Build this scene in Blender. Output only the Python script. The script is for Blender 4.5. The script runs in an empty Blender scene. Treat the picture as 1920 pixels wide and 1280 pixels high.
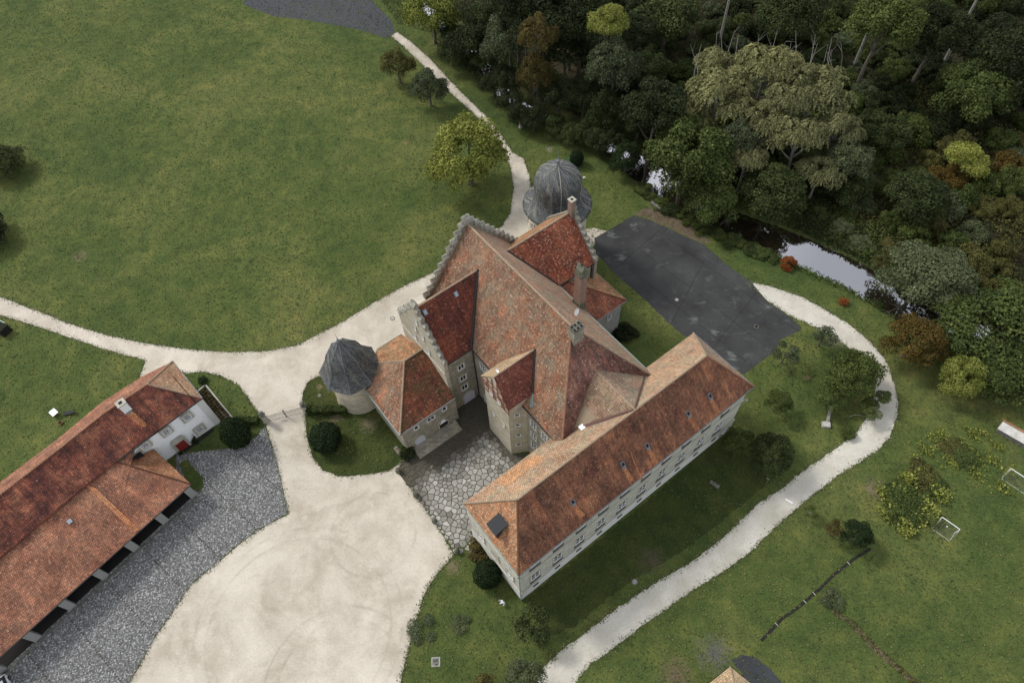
import bpy, math, random
import numpy as np
from mathutils import Vector, Matrix

# ------------------------------------------------------------------ camera, sky, sun, exposure
SC = bpy.context.scene
R_ = math.radians
FPX, CX, CY, NX, NY, H = 1320.0, 960.0, 640.0, 1015.0, 1510.0, 100.0
_d = np.array([NX - CX, -(NY - CY), -FPX]); _up = -_d / np.linalg.norm(_d)
_f = np.array([0, 0, -1.0]); _y = _f - _up * _f.dot(_up); _y /= np.linalg.norm(_y); _x = np.cross(_y, _up)
RW = np.array([_x, _y, _up])                       # camera axes -> world axes
cam_data = bpy.data.cameras.new('camera'); cam = bpy.data.objects.new('camera', cam_data)
SC.collection.objects.link(cam); SC.camera = cam
cam_data.sensor_width = 36.0; cam_data.lens = 36.0 * FPX / 1920.0; cam_data.clip_end = 3000; cam_data.clip_start = 1
cam.matrix_world = Matrix.Translation((0, 0, H)) @ Matrix(RW.tolist()).to_4x4()

SUN_AZ, SUN_EL = 146.0, 44.0                       # math azimuth (from +x, counter-clockwise), elevation
W = bpy.data.worlds.new('World'); SC.world = W; W.use_nodes = True
nt = W.node_tree; nt.nodes.clear()
sky = nt.nodes.new('ShaderNodeTexSky'); sky.sky_type = 'NISHITA'; sky.sun_disc = False
sky.sun_elevation = R_(SUN_EL); sky.sun_rotation = R_(90 - SUN_AZ); sky.air_density = 1.0; sky.dust_density = 2.5
bg1 = nt.nodes.new('ShaderNodeBackground'); bg1.inputs[1].default_value = 0.05
nt.links.new(sky.outputs[0], bg1.inputs[0])
tc = nt.nodes.new('ShaderNodeTexCoord'); nz = nt.nodes.new('ShaderNodeTexNoise'); nz.inputs['Scale'].default_value = 3.0
nz.inputs['Detail'].default_value = 6; nt.links.new(tc.outputs['Generated'], nz.inputs['Vector'])
rp = nt.nodes.new('ShaderNodeValToRGB'); rp.color_ramp.elements[0].position = .35; rp.color_ramp.elements[1].position = .7
rp.color_ramp.elements[0].color = (.48, .475, .465, 1); rp.color_ramp.elements[1].color = (1.0, .985, .96, 1)
nt.links.new(nz.outputs['Fac'], rp.inputs[0])
bg2 = nt.nodes.new('ShaderNodeBackground'); bg2.inputs[1].default_value = 0.66
nt.links.new(rp.outputs[0], bg2.inputs[0])
ad = nt.nodes.new('ShaderNodeAddShader'); wo = nt.nodes.new('ShaderNodeOutputWorld')
nt.links.new(bg1.outputs[0], ad.inputs[0]); nt.links.new(bg2.outputs[0], ad.inputs[1]); nt.links.new(ad.outputs[0], wo.inputs[0])

sl = bpy.data.lights.new('sun', 'SUN'); sl.energy = 1.75; sl.angle = R_(11); sl.color = (1, .965, .91)
sun = bpy.data.objects.new('sun', sl); SC.collection.objects.link(sun)
sd = Vector((math.cos(R_(SUN_AZ)) * math.cos(R_(SUN_EL)), math.sin(R_(SUN_AZ)) * math.cos(R_(SUN_EL)), math.sin(R_(SUN_EL))))
sun.rotation_euler = sd.to_track_quat('Z', 'Y').to_euler()
SC.view_settings.view_transform = 'Standard'; SC.view_settings.look = 'None'
SC.view_settings.gamma = 1; SC.view_settings.use_curve_mapping = False
SC.view_settings.exposure = 0.72
SC.render.engine = 'CYCLES'
SC.cycles.max_bounces = 5; SC.cycles.diffuse_bounces = 3; SC.cycles.glossy_bounces = 2; SC.cycles.transmission_bounces = 2

# ------------------------------------------------------------------ geometry of the place
rng = np.random.default_rng(7); random.seed(7)
def ray(px, py):
    return RW @ np.array([px - CX, -(py - CY), -FPX])
def G(px, py, z=0.0):                              # surveyed photo point -> ground plan at height z
    r = ray(px, py); t = (z - H) / r[2]; return np.array([r[0] * t, r[1] * t, z])
def hit(px, py, p0, n):                            # surveyed photo point -> point on a known plane
    r = ray(px, py); o = np.array([0, 0, H]); t = (np.array(p0) - o).dot(n) / r.dot(n); return o + r * t
TH = R_(34.8); U = np.array([math.cos(TH), math.sin(TH)]); V = np.array([-U[1], U[0]]); O = G(972.5, 1078.8, 12)[:2]
def L(a, b, z=0.0):                                # castle plan (a along the long wing, b across) -> world
    p = O + a * U + b * V; return np.array([p[0], p[1], z])
def LI(p): q = np.array(p[:2]) - O; return q @ U, q @ V
LU = np.array([U[0], U[1], 0]); LV = np.array([V[0], V[1], 0])

# ------------------------------------------------------------------ node helpers
def new_mat(name):
    m = bpy.data.materials.new(name); m.use_nodes = True; t = m.node_tree
    b = t.nodes['Principled BSDF']; b.inputs['Specular IOR Level'].default_value = .25; return m, t, b
def N(t, typ, **kw):
    n = t.nodes.new(typ)
    for k, v in kw.items():
        if k.startswith('i_'):
            n.inputs[k[2:].replace('_', ' ')].default_value = v
        else: setattr(n, k, v)
    return n
def lk(t, a, b): t.links.new(a, b)
def ramp(t, fac, stops):
    r = t.nodes.new('ShaderNodeValToRGB'); e = r.color_ramp.elements
    while len(e) < len(stops): e.new(.5)
    for i, (p, c) in enumerate(stops):
        e[i].position = p; e[i].color = (*c, 1) if len(c) == 3 else c
    lk(t, fac, r.inputs[0]); return r.outputs[0]
def g3(v): return (v, v, v)
def noise(t, vec, scale, detail=4, rough=.55, dist=0):
    n = N(t, 'ShaderNodeTexNoise'); n.inputs['Scale'].default_value = scale; n.inputs['Detail'].default_value = detail
    n.inputs['Roughness'].default_value = rough; n.inputs['Distortion'].default_value = dist; lk(t, vec, n.inputs['Vector']); return n.outputs['Fac']
def mix(t, fac, a, b, mode='MIX'):
    n = t.nodes.new('ShaderNodeMix'); n.data_type = 'RGBA'; n.blend_type = mode
    for s, v in ((0, fac), (6, a), (7, b)):
        if isinstance(v, (int, float)): n.inputs[s].default_value = v
        elif isinstance(v, tuple): n.inputs[s].default_value = (*v, 1)
        else: lk(t, v, n.inputs[s])
    return n.outputs[2]
def N_half(t, v):
    n = N(t, 'ShaderNodeMath', operation='MULTIPLY'); lk(t, v, n.inputs[0]); n.inputs[1].default_value = .5; return n.outputs[0]
def mapping(t, vec, scale):
    m = t.nodes.new('ShaderNodeMapping'); m.inputs['Scale'].default_value = scale; lk(t, vec, m.inputs['Vector']); return m.outputs[0]
def bump(t, b, h, strength=.5, dist=.05):
    n = N(t, 'ShaderNodeBump'); n.inputs['Strength'].default_value = strength; n.inputs['Distance'].default_value = dist
    lk(t, h, n.inputs['Height']); lk(t, n.outputs[0], b.inputs['Normal'])
def pos(t): return t.nodes.new('ShaderNodeNewGeometry').outputs['Position']
def uvn(t): return t.nodes.new('ShaderNodeTexCoord').outputs['UV']

def noisy_mat(name, c0, c1, scale=1.0, rough=.85, b=.3, fine=8.0, dark=None):
    m, t, bs = new_mat(name); p = pos(t)
    n1 = noise(t, p, scale, 6, .65); n2 = noise(t, p, fine, 4, .7)
    c = ramp(t, n1, [(.3, c0), (.7, c1)])
    c = mix(t, .55, c, ramp(t, n2, [(.3, g3(.45)), (.7, g3(1.0))]), 'MULTIPLY')
    lk(t, c, bs.inputs['Base Color']); bs.inputs['Roughness'].default_value = rough; bump(t, bs, n2, b, .06); return m

def roof_mat(name, dark, mid, light, moss=(.10, .105, .06), moss_amt=.3, lichen=.35, streak=.5, seed=0.0, tw=.26, th=.34):
    m, t, bs = new_mat(name); uv = uvn(t)
    mp = t.nodes.new('ShaderNodeMapping'); mp.inputs['Location'].default_value = (seed, seed * .7, seed); lk(t, uv, mp.inputs['Vector']); uv2 = mp.outputs[0]
    br = N(t, 'ShaderNodeTexBrick'); lk(t, uv, br.inputs['Vector']); br.inputs['Scale'].default_value = 1
    br.inputs['Brick Width'].default_value = tw; br.inputs['Row Height'].default_value = th; br.inputs['Mortar Size'].default_value = .022
    br.inputs['Color1'].default_value = (.70, .70, .70, 1); br.inputs['Color2'].default_value = (1.28, 1.24, 1.2, 1); br.inputs['Mortar'].default_value = (.38, .36, .35, 1)
    br.inputs['Bias'].default_value = .1
    big = noise(t, uv2, .28, 8, .7, .12)
    c = ramp(t, big, [(.35, dark), (.5, mid), (.64, light)])
    st = noise(t, mapping(t, uv2, (1.3, .16, 1)), 1.0, 6, .7)
    c = mix(t, streak, c, ramp(t, st, [(.3, g3(.38)), (.52, g3(1.0)), (.70, (1.75, 1.45, 1.25))]), 'MULTIPLY')
    ms = ramp(t, noise(t, uv2, .5, 8, .75), [(.5 - moss_amt * .12, g3(0)), (.78 - moss_amt * .2, g3(1))])
    c = mix(t, mix(t, 1.0, ms, g3(min(1, moss_amt * 1.6)), 'MULTIPLY'), c, moss)
    c = mix(t, 1.0, c, br.outputs['Color'], 'MULTIPLY')
    sp = noise(t, uv2, 3.6, 3, .6)
    spm = ramp(t, sp, [(.66 - lichen * .12, g3(0)), (.70 - lichen * .10, g3(1))])
    c = mix(t, mix(t, 1.0, spm, g3(.75), 'MULTIPLY'), c, (min(.6, light[0] * 1.5 + .05), min(.5, light[1] * 1.9 + .06), min(.42, light[2] * 2.3 + .06)))
    fine = noise(t, uv2, 5, 3, .85)
    c = mix(t, .42, c, ramp(t, fine, [(.34, g3(.38)), (.66, g3(1.55))]), 'MULTIPLY')
    lk(t, c, bs.inputs['Base Color']); bs.inputs['Roughness'].default_value = .88
    bump(t, bs, mix(t, .5, br.outputs['Fac'], fine), .6, .05); return m

def stone_mat(name, c0, c1, mortar, bw=.75, bh=.34, seed=0.0, dirt=.5):
    m, t, bs = new_mat(name); uv = uvn(t)
    mp = t.nodes.new('ShaderNodeMapping'); mp.inputs['Location'].default_value = (seed, seed, 0); lk(t, uv, mp.inputs['Vector'])
    br = N(t, 'ShaderNodeTexBrick'); lk(t, mp.outputs[0], br.inputs['Vector']); br.inputs['Scale'].default_value = 1
    br.inputs['Brick Width'].default_value = bw; br.inputs['Row Height'].default_value = bh; br.inputs['Mortar Size'].default_value = .025
    br.inputs['Color1'].default_value = (*c0, 1); br.inputs['Color2'].default_value = (*c1, 1); br.inputs['Mortar'].default_value = (*mortar, 1)
    n1 = noise(t, uv, .35, 6, .7); n2 = noise(t, uv, 6, 4, .7)
    c = mix(t, dirt, br.outputs['Color'], ramp(t, n1, [(.3, (.5, .5, .5)), (.65, (1.1, 1.06, 1.0))]), 'MULTIPLY')
    st = noise(t, mapping(t, uv, (1.5, .15, 1)), 1.2, 5, .7)
    c = mix(t, dirt * .7, c, ramp(t, st, [(.35, (.5, .5, .48)), (.6, g3(1))]), 'MULTIPLY')
    c = mix(t, .4, c, ramp(t, n2, [(.3, g3(.6)), (.7, g3(1.2))]), 'MULTIPLY')
    lk(t, c, bs.inputs['Base Color']); bs.inputs['Roughness'].default_value = .9
    bump(t, bs, br.outputs['Fac'], .4, -.03); return m

def plain(name, c, rough=.6, metal=0.0, spec=.3):
    m, t, bs = new_mat(name); p = pos(t)
    cc = mix(t, .35, tuple(c), ramp(t, noise(t, p, 3.0, 5, .7), [(.3, g3(.65)), (.7, g3(1.2))]), 'MULTIPLY')
    lk(t, cc, bs.inputs['Base Color']); bs.inputs['Roughness'].default_value = rough; bs.inputs['Metallic'].default_value = metal
    bs.inputs['Specular IOR Level'].default_value = spec; return m

def leaf_mat(name, dark, mid, light):
    m, t, bs = new_mat(name)
    at = N(t, 'ShaderNodeAttribute'); at.attribute_name = 'tint'
    oi = t.nodes.new('ShaderNodeObjectInfo')
    c = ramp(t, at.outputs['Fac'], [(0, dark), (.5, mid), (1, light)])
    c = mix(t, .5, c, ramp(t, oi.outputs['Random'], [(0, (.7, .74, .75)), (1, (1.2, 1.14, 1.0))]), 'MULTIPLY')
    lk(t, c, bs.inputs['Base Color']); bs.inputs['Roughness'].default_value = .75; bs.inputs['Specular IOR Level'].default_value = .15
    tr = t.nodes.new('ShaderNodeBsdfTranslucent'); lk(t, c, tr.inputs[0]); mx = t.nodes.new('ShaderNodeMixShader'); mx.inputs[0].default_value = .25
    out = t.nodes['Material Output']; lk(t, bs.outputs[0], mx.inputs[1]); lk(t, tr.outputs[0], mx.inputs[2]); lk(t, mx.outputs[0], out.inputs[0]); return m

def tint_mat(name, c0, c1, c2, rough=.8, fine=6.0):   # per-piece tint stored on the mesh
    m, t, bs = new_mat(name); at = N(t, 'ShaderNodeAttribute'); at.attribute_name = 'tint'
    c = ramp(t, at.outputs['Fac'], [(0, c0), (.5, c1), (1, c2)])
    n2 = noise(t, pos(t), fine, 4, .7); c = mix(t, .45, c, ramp(t, n2, [(.3, g3(.6)), (.7, g3(1.15))]), 'MULTIPLY')
    lk(t, c, bs.inputs['Base Color']); bs.inputs['Roughness'].default_value = rough; bump(t, bs, n2, .3, .03); return m

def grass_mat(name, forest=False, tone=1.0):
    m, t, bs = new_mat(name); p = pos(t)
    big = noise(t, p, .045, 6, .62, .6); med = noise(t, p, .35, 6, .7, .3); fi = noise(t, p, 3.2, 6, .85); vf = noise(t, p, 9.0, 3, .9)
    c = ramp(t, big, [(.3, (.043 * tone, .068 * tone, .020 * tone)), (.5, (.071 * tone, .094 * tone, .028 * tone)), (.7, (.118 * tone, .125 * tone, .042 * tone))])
    c = mix(t, .75, c, ramp(t, med, [(.3, (.5, .6, .6)), (.5, (.95, .97, .92)), (.70, (1.6, 1.32, 1.2))]), 'MULTIPLY')
    bare = ramp(t, noise(t, p, .16, 8, .7, .5), [(.64, g3(0)), (.78, g3(.55))])
    c = mix(t, bare, c, (.13, .10, .06))
    for (sx, sy, sr, col) in ((1222, 1048, 2.6, (.075, .062, .042)), (1640, 915, 2.2, (.15, .115, .085)), (760, 268, 1.0, (.19, .13, .08)), (1512, 707, .8, (.26, .2, .12)), (690, 796, 2.0, (.14, .12, .08)), (848, 1062, 1.6, (.16, .13, .085)), (1340, 1225, 3.2, (.085, .085, .09)), (1270, 1265, 3.0, (.12, .085, .06)), (1030, 280, 1.3, (.19, .17, .12)), (630, 782, 1.6, (.13, .10, .07)), (600, 725, .7, (.22, .17, .1)), (1240, 408, 1.5, (.08, .065, .045)), (150, 480, 2.0, (.14, .12, .07)), (1565, 640, 2.2, (.13, .125, .09))):
        q = G(sx, sy); vd = N(t, 'ShaderNodeVectorMath', operation='DISTANCE'); vd.inputs[1].default_value = (q[0], q[1], 0); lk(t, p, vd.inputs[0])
        dv = N(t, 'ShaderNodeMath', operation='DIVIDE'); lk(t, vd.outputs['Value'], dv.inputs[0]); dv.inputs[1].default_value = sr
        sm = N(t, 'ShaderNodeMath', operation='MULTIPLY_ADD'); lk(t, noise(t, p, .9, 6, .75), sm.inputs[0]); sm.inputs[1].default_value = 2.2; lk(t, dv.outputs[0], sm.inputs[2])
        c = mix(t, ramp(t, sm.outputs[0], [(.0, g3(.8)), (1.0, g3(.8))]) if False else ramp(t, N_half(t, sm.outputs[0]), [(.55, g3(.85)), (1.0, g3(0))]), c, col)
    c = mix(t, .8, c, ramp(t, fi, [(.3, (.45, .5, .45)), (.5, g3(1.0)), (.7, (1.65, 1.5, 1.35))]), 'MULTIPLY')
    c = mix(t, .6, c, ramp(t, vf, [(.33, g3(.5)), (.67, g3(1.55))]), 'MULTIPLY')
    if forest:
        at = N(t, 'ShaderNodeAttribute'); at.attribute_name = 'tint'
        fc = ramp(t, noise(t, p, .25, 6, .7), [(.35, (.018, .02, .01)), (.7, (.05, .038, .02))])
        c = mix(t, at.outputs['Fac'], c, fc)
    lk(t, c, bs.inputs['Base Color']); bs.inputs['Roughness'].default_value = .95; bs.inputs['Specular IOR Level'].default_value = .1
    bump(t, bs, mix(t, .5, fi, vf), .9, .12); return m

def gravel_mat(name, c0=(.335, .30, .24), c1=(.51, .47, .40)):
    m, t, bs = new_mat(name); p = pos(t)
    big = noise(t, p, .11, 9, .68, .4); fi = noise(t, p, 3.2, 6, .9); vf = noise(t, p, 9, 2, .9)
    c = ramp(t, big, [(.34, c0), (.62, c1)])
    pale = ramp(t, noise(t, p, .3, 5, .7), [(.5, g3(0)), (.72, g3(.6))]); c = mix(t, pale, c, tuple(min(.72, x * 1.16) for x in c1))
    c = mix(t, .5, c, ramp(t, fi, [(.3, g3(.6)), (.6, g3(1.1))]), 'MULTIPLY')
    c = mix(t, .35, c, ramp(t, vf, [(.3, g3(.55)), (.7, g3(1.3))]), 'MULTIPLY')
    for (sx, sy, rad_) in ((640, 1290, 8.5), (640, 1290, 10.2), (560, 1180, 12.5), (560, 1180, 14.1), (700, 1000, 6.2)):
        q = G(sx, sy); vd = N(t, 'ShaderNodeVectorMath', operation='DISTANCE'); vd.inputs[1].default_value = (q[0], q[1], 0); lk(t, p, vd.inputs[0])
        df = N(t, 'ShaderNodeMath', operation='SUBTRACT'); lk(t, vd.outputs['Value'], df.inputs[0]); df.inputs[1].default_value = rad_; ab = N(t, 'ShaderNodeMath', operation='ABSOLUTE'); lk(t, df.outputs[0], ab.inputs[0])
        tr_ = mix(t, 1.0, ramp(t, ab.outputs[0], [(.08, g3(.30)), (.28, g3(0))]), ramp(t, noise(t, p, .25, 5, .7), [(.42, g3(0)), (.6, g3(1))]), 'MULTIPLY'); c = mix(t, tr_, c, tuple(x * .62 for x in c0))
    sp = ramp(t, noise(t, p, 2.4, 8, .85), [(.66, g3(0)), (.71, g3(.5))]); c = mix(t, sp, c, (.14, .12, .085))
    lk(t, c, bs.inputs['Base Color']); bs.inputs['Roughness'].default_value = .95; bump(t, bs, fi, .35, .03); return m

def asphalt_mat(name, c0=(.016, .016, .0165), c1=(.048, .050, .050), pud=True):
    m, t, bs = new_mat(name); p = pos(t)
    big = noise(t, p, .16, 9, .68, .15); fi = noise(t, p, 3.5, 6, .88)
    c = ramp(t, big, [(.32, c0), (.65, c1)])
    if pud:
        st = ramp(t, noise(t, mapping(t, p, (.9, 1.4, 1)), .35, 9, .75, .2), [(.56, g3(0)), (.74, g3(.75))]); c = mix(t, st, c, (.11, .12, .12)) 
    for (sx, sy, sr, k_) in (((1150, 440, 2.4, .6), (1190, 425, 2.2, .5), (1165, 480, 2.6, .5), (1215, 470, 1.6, .35), (1335, 622, 2.6, .55), (1372, 668, 2.4, .5), (1300, 600, 1.8, .4), (1440, 575, 1.9, .4), (1378, 690, 1.5, .4), (1290, 520, 1.6, .25)) if pud else ()):
        q = G(sx, sy); vd = N(t, 'ShaderNodeVectorMath', operation='DISTANCE'); vd.inputs[1].default_value = (q[0], q[1], 0); lk(t, p, vd.inputs[0])
        dv = N(t, 'ShaderNodeMath', operation='DIVIDE'); lk(t, vd.outputs['Value'], dv.inputs[0]); dv.inputs[1].default_value = sr
        sm = N(t, 'ShaderNodeMath', operation='MULTIPLY_ADD'); lk(t, noise(t, mapping(t, p, (.7, 1.5, 1)), .7, 9, .72, .3), sm.inputs[0]); sm.inputs[1].default_value = 3.2; lk(t, dv.outputs[0], sm.inputs[2])
        c = mix(t, ramp(t, N_half(t, sm.outputs[0]), [(.62, g3(k_)), (.98, g3(0))]), c, (.24, .26, .255))
    dk = ramp(t, noise(t, p, .8, 5, .7), [(.27, g3(.85)), (.33, g3(0))]); c = mix(t, dk, c, (.008, .008, .009))
    c = mix(t, .5, c, ramp(t, fi, [(.3, g3(.6)), (.7, g3(1.35))]), 'MULTIPLY')
    lk(t, c, bs.inputs['Base Color'])
    lk(t, ramp(t, big, [(.35, g3(.55)), (.6, g3(.9))]), bs.inputs['Roughness']); bump(t, bs, fi, .3, .02); return m

M = {}
M['grass'] = grass_mat('meadow grass', True); M['lawn'] = grass_mat('lawn grass', False, .95); M['lawn_dark'] = grass_mat('lush darkened lawn grass', False, .58)
M['gravel'] = gravel_mat('pale gravel'); M['gravel_grey'] = gravel_mat('greyish gravel', (.37, .35, .29), (.52, .50, .44))
M['soil'] = noisy_mat('bare soil', (.085, .062, .04), (.16, .125, .085), .8)
M['asphalt'] = asphalt_mat('old asphalt'); M['asphalt_blue'] = asphalt_mat('dark asphalt', (.02, .023, .029), (.05, .055, .064), False)
M['water'], _t, _b = new_mat('stream water'); _b.inputs['Base Color'].default_value = (.018, .014, .009, 1); _b.inputs['Roughness'].default_value = .1
_g = N(_t, 'ShaderNodeBsdfGlossy'); _g.inputs['Color'].default_value = (.95, .95, .97, 1); _g.inputs['Roughness'].default_value = .03
_m = N(_t, 'ShaderNodeMixShader'); _m.inputs[0].default_value = .5; lk(_t, _b.outputs[0], _m.inputs[1]); lk(_t, _g.outputs[0], _m.inputs[2]); lk(_t, _m.outputs[0], _t.nodes['Material Output'].inputs[0])
_n = N(_t, 'ShaderNodeBump'); _n.inputs['Strength'].default_value = .12; _n.inputs['Distance'].default_value = .05; lk(_t, noise(_t, pos(_t), 1.0, 3, .6), _n.inputs['Height']); lk(_t, _n.outputs[0], _g.inputs['Normal'])
TR = {}
M['tile_red'] = roof_mat('main roof tiles weathered', (.125, .056, .036), (.215, .102, .060), (.33, .155, .088), (.185, .155, .11), .75, .45, .55, 3.1)
M['tile_wing_se'] = roof_mat('wing roof tiles brown', (.115, .050, .034), (.205, .092, .056), (.32, .15, .082), (.085, .055, .038), .4, .1, .85, 11.7)
M['tile_wing_nw'] = roof_mat('wing roof tiles ochre', (.25, .145, .09), (.335, .215, .14), (.41, .26, .16), (.30, .27, .185), .6, .35, .4, 5.3)
M['tile_wing_sw'] = roof_mat('wing hip tiles orange', (.25, .125, .07), (.35, .175, .092), (.40, .24, .145), (.30, .205, .12), .4, .45, .5, 23.3)
M['tile_pale'] = roof_mat('pale pink tiles', (.27, .16, .11), (.36, .205, .145), (.38, .25, .18), (.24, .25, .17), .6, .15, .3, 8.4)
M['tile_green'] = roof_mat('greenish weathered tiles', (.23, .155, .11), (.31, .20, .145), (.34, .245, .18), (.235, .24, .17), .6, .1, .2, 15.2)
M['tile_dark'] = roof_mat('dark red tiles', (.085, .026, .020), (.135, .040, .028), (.21, .066, .038), (.07, .042, .025), .35, .38, .7, 31.5)
M['tile_bright'] = roof_mat('bright red tiles', (.15, .043, .028), (.25, .07, .038), (.34, .12, .065), (.14, .07, .045), .5, .75, .6, 41.2)
M['tile_gate_nw'] = roof_mat('mossy orange tiles', (.25, .12, .062), (.33, .165, .085), (.36, .21, .12), (.15, .125, .065), .6, .2, .5, 47.7)
M['tile_barn'] = roof_mat('barn roof tiles stained', (.085, .030, .027), (.20, .068, .045), (.31, .13, .08), (.055, .028, .025), .55, .12, .9, 53.9)
M['tile_shed'] = roof_mat('shed roof tiles', (.165, .07, .045), (.27, .122, .075), (.37, .185, .115), (.13, .075, .055), .5, .15, .45, 61.1)
M['tile_hip'] = roof_mat('ochre hip tiles', (.25, .135, .085), (.33, .19, .12), (.36, .24, .15), (.22, .19, .12), .5, .25, .3, 67.3)
M['tile_new'] = roof_mat('newer orange tiles', (.30, .125, .06), (.38, .165, .08), (.43, .21, .11), (.25, .12, .07), .1, .2, .5, 71.9)
M['tile_new2'] = roof_mat('newer ochre orange tiles', (.38, .21, .11), (.44, .245, .125), (.46, .27, .15), (.3, .2, .12), .3, .3, .4, 121.9)
M['ridge'] = noisy_mat('mortared ridge tiles', (.26, .19, .13), (.40, .31, .22), 1.3)
M['ridge_red'] = noisy_mat('red ridge tiles', (.22, .10, .06), (.36, .20, .13), 1.5)
M['lead'] = plain('lead flashing', (.16, .18, .20), .5, .3); M['copper'] = plain('patinated copper gutter', (.20, .27, .25), .55, .2)
M['darkmetal'] = plain('dark metal valley', (.035, .03, .032), .6, .2); M['brownmetal'] = plain('brown metal flashing', (.13, .075, .06), .6, .2)
M['sheet'] = plain('brown sheet metal', (.22, .17, .115), .6, .2)
M['tile_hipdark'] = roof_mat('purplish dark tiles', (.12, .055, .045), (.19, .095, .075), (.29, .17, .13), (.10, .07, .05), .4, .35, .8, 83.1)
M['tile_gate_se'] = roof_mat('dark mossy gate tiles', (.075, .026, .018), (.13, .045, .028), (.24, .075, .038), (.075, .055, .022), .6, .3, .8, 91.3)
M['tile_red2'] = roof_mat('annex red tiles', (.11, .045, .032), (.17, .062, .04), (.26, .10, .06), (.09, .065, .04), .3, .3, .4, 97.3)
M['tile_dark2'] = roof_mat('bay red tiles', (.10, .034, .026), (.15, .05, .036), (.21, .08, .055), (.09, .05, .035), .3, .32, .4, 101.3)
M['tile_ochre'] = roof_mat('bay ochre tiles', (.30, .21, .13), (.38, .29, .18), (.42, .33, .22), (.30, .27, .17), .3, .2, .3, 107.3)
M['tile_green2'] = roof_mat('brown green tiles', (.20, .13, .09), (.27, .18, .125), (.30, .21, .15), (.215, .20, .13), .45, .15, .25, 113.3)
M['tile_hip2'] = roof_mat('flared hip tiles', (.19, .075, .04), (.31, .15, .08), (.36, .20, .12), (.16, .09, .05), .4, .15, .4, 117.3)
M['carwhite'] = plain('white car paint', (.72, .73, .76), .25, 0, .6)
M['skyglass'] = plain('skylight glass', (.25, .30, .36), .15, 0, .7); M['dark_int'] = plain('near black shed shade and drain', (.014, .013, .012), .95)  # shed interior shade painted as near-black colour; the drain shares it
M['plaster_old'] = noisy_mat('old pale plaster', (.38, .33, .26), (.55, .49, .40), 1.2); M['stone_pale2'] = stone_mat('round tower ashlar', (.31, .265, .19), (.46, .41, .31), (.60, .56, .47), .85, .36, 13.0, .25)
M['stone_grey2'] = stone_mat('blue grey rubble', (.19, .195, .20), (.33, .33, .325), (.42, .42, .40), .5, .3, 17.0, .3)
def slate_mat():
    m, t, bs = new_mat('roof slates'); uv = uvn(t)
    br = N(t, 'ShaderNodeTexBrick'); lk(t, uv, br.inputs['Vector']); br.inputs['Scale'].default_value = 1
    br.inputs['Brick Width'].default_value = .34; br.inputs['Row Height'].default_value = .24; br.inputs['Mortar Size'].default_value = .02
    br.inputs['Color1'].default_value = (.045, .049, .052, 1); br.inputs['Color2'].default_value = (.115, .12, .12, 1); br.inputs['Mortar'].default_value = (.02, .022, .026, 1)
    n1 = noise(t, mapping(t, uv, (1.6, .5, 1)), .7, 8, .75, .1); c = mix(t, ramp(t, n1, [(.5, g3(0)), (.68, g3(.8))]), br.outputs['Color'], (.22, .22, .18))
    st = noise(t, mapping(t, uv, (2, .2, 1)), 1.3, 6, .75); c = mix(t, .7, c, ramp(t, st, [(.3, g3(.5)), (.7, g3(1.5))]), 'MULTIPLY')
    lk(t, c, bs.inputs['Base Color']); bs.inputs['Roughness'].default_value = .6; bump(t, bs, br.outputs['Fac'], .5, -.04); return m
M['slate'] = slate_mat()
M['stone_pale'] = stone_mat('pale sandstone ashlar', (.40, .36, .28), (.52, .48, .39), (.30, .27, .21), .8, .36, 1.0, .4)
M['stone_grey'] = stone_mat('grey sandstone ashlar', (.21, .20, .165), (.37, .34, .275), (.33, .30, .25), .85, .34, 4.0, .5)
M['stone_wing'] = stone_mat('wing facade ashlar', (.50, .50, .44), (.58, .575, .51), (.40, .395, .35), 1.2, .5, 9.0, .5)
M['stone_trim'] = noisy_mat('sandstone trim', (.33, .32, .27), (.50, .475, .40), .9)
M['stone_dark'] = noisy_mat('weathered dark stone', (.07, .07, .058), (.24, .235, .20), 1.6)
M['stone_step'] = noisy_mat('lichen covered coping stone', (.13, .135, .11), (.44, .42, .36), 1.9)
M['statue'] = noisy_mat('pale statue stone', (.30, .29, .26), (.55, .54, .50), 3)
M['plaster'] = plain('white plaster', (.84, .85, .86), .85); M['plinth'] = plain('grey plinth render', (.60, .60, .58), .9)
M['white'] = plain('white paint', (.78, .79, .80), .5); M['glass'] = plain('dark window glass', (.02, .025, .035), .12, 0, .6)
M['lilac'] = plain('pale painted door', (.46, .46, .54), .7); M['reddoor'] = plain('red door paint', (.20, .022, .018), .5)
M['black'] = plain('black iron', (.018, .018, .02), .6, .3); M['dark'] = plain('dark interior', (.012, .011, .010), .95)
M['pale_grey'] = plain('pale grey concrete', (.27, .27, .26), .9)
M['apron'] = plain('dark slate apron', (.075, .08, .08), .8)
M['timber'] = plain('dark timber framing', (.20, .09, .055), .8); M['brick'] = stone_mat('chimney brick', (.22, .10, .07), (.33, .17, .12), (.30, .26, .22), .28, .1, 2.0, .5)
M['mossstone'] = noisy_mat('mossy stone', (.045, .055, .03), (.20, .20, .155), 2.2)
M['bark'] = noisy_mat('bark', (.07, .06, .045), (.17, .15, .12), 2, .95, .5); M['bark_pale'] = noisy_mat('pale bark', (.16, .15, .13), (.30, .29, .26), 2, .95, .5)
M['concrete'] = noisy_mat('pale concrete', (.42, .41, .38), (.66, .65, .62), 1.2); M['wood'] = plain('weathered wood', (.20, .17, .13), .8)
M['flag'] = tint_mat('flagstone', (.045, .038, .024), (.17, .16, .138), (.40, .39, .355)); M['cobble'] = tint_mat('granite cobble', (.10, .104, .108), (.24, .248, .252), (.55, .555, .56), .8, 9)
M['joint'] = noisy_mat('dark joint soil', (.05, .046, .036), (.11, .10, .08), 1.5)
M['lightgreen_bin'] = plain('green plastic', (.03, .16, .09), .5)
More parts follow.
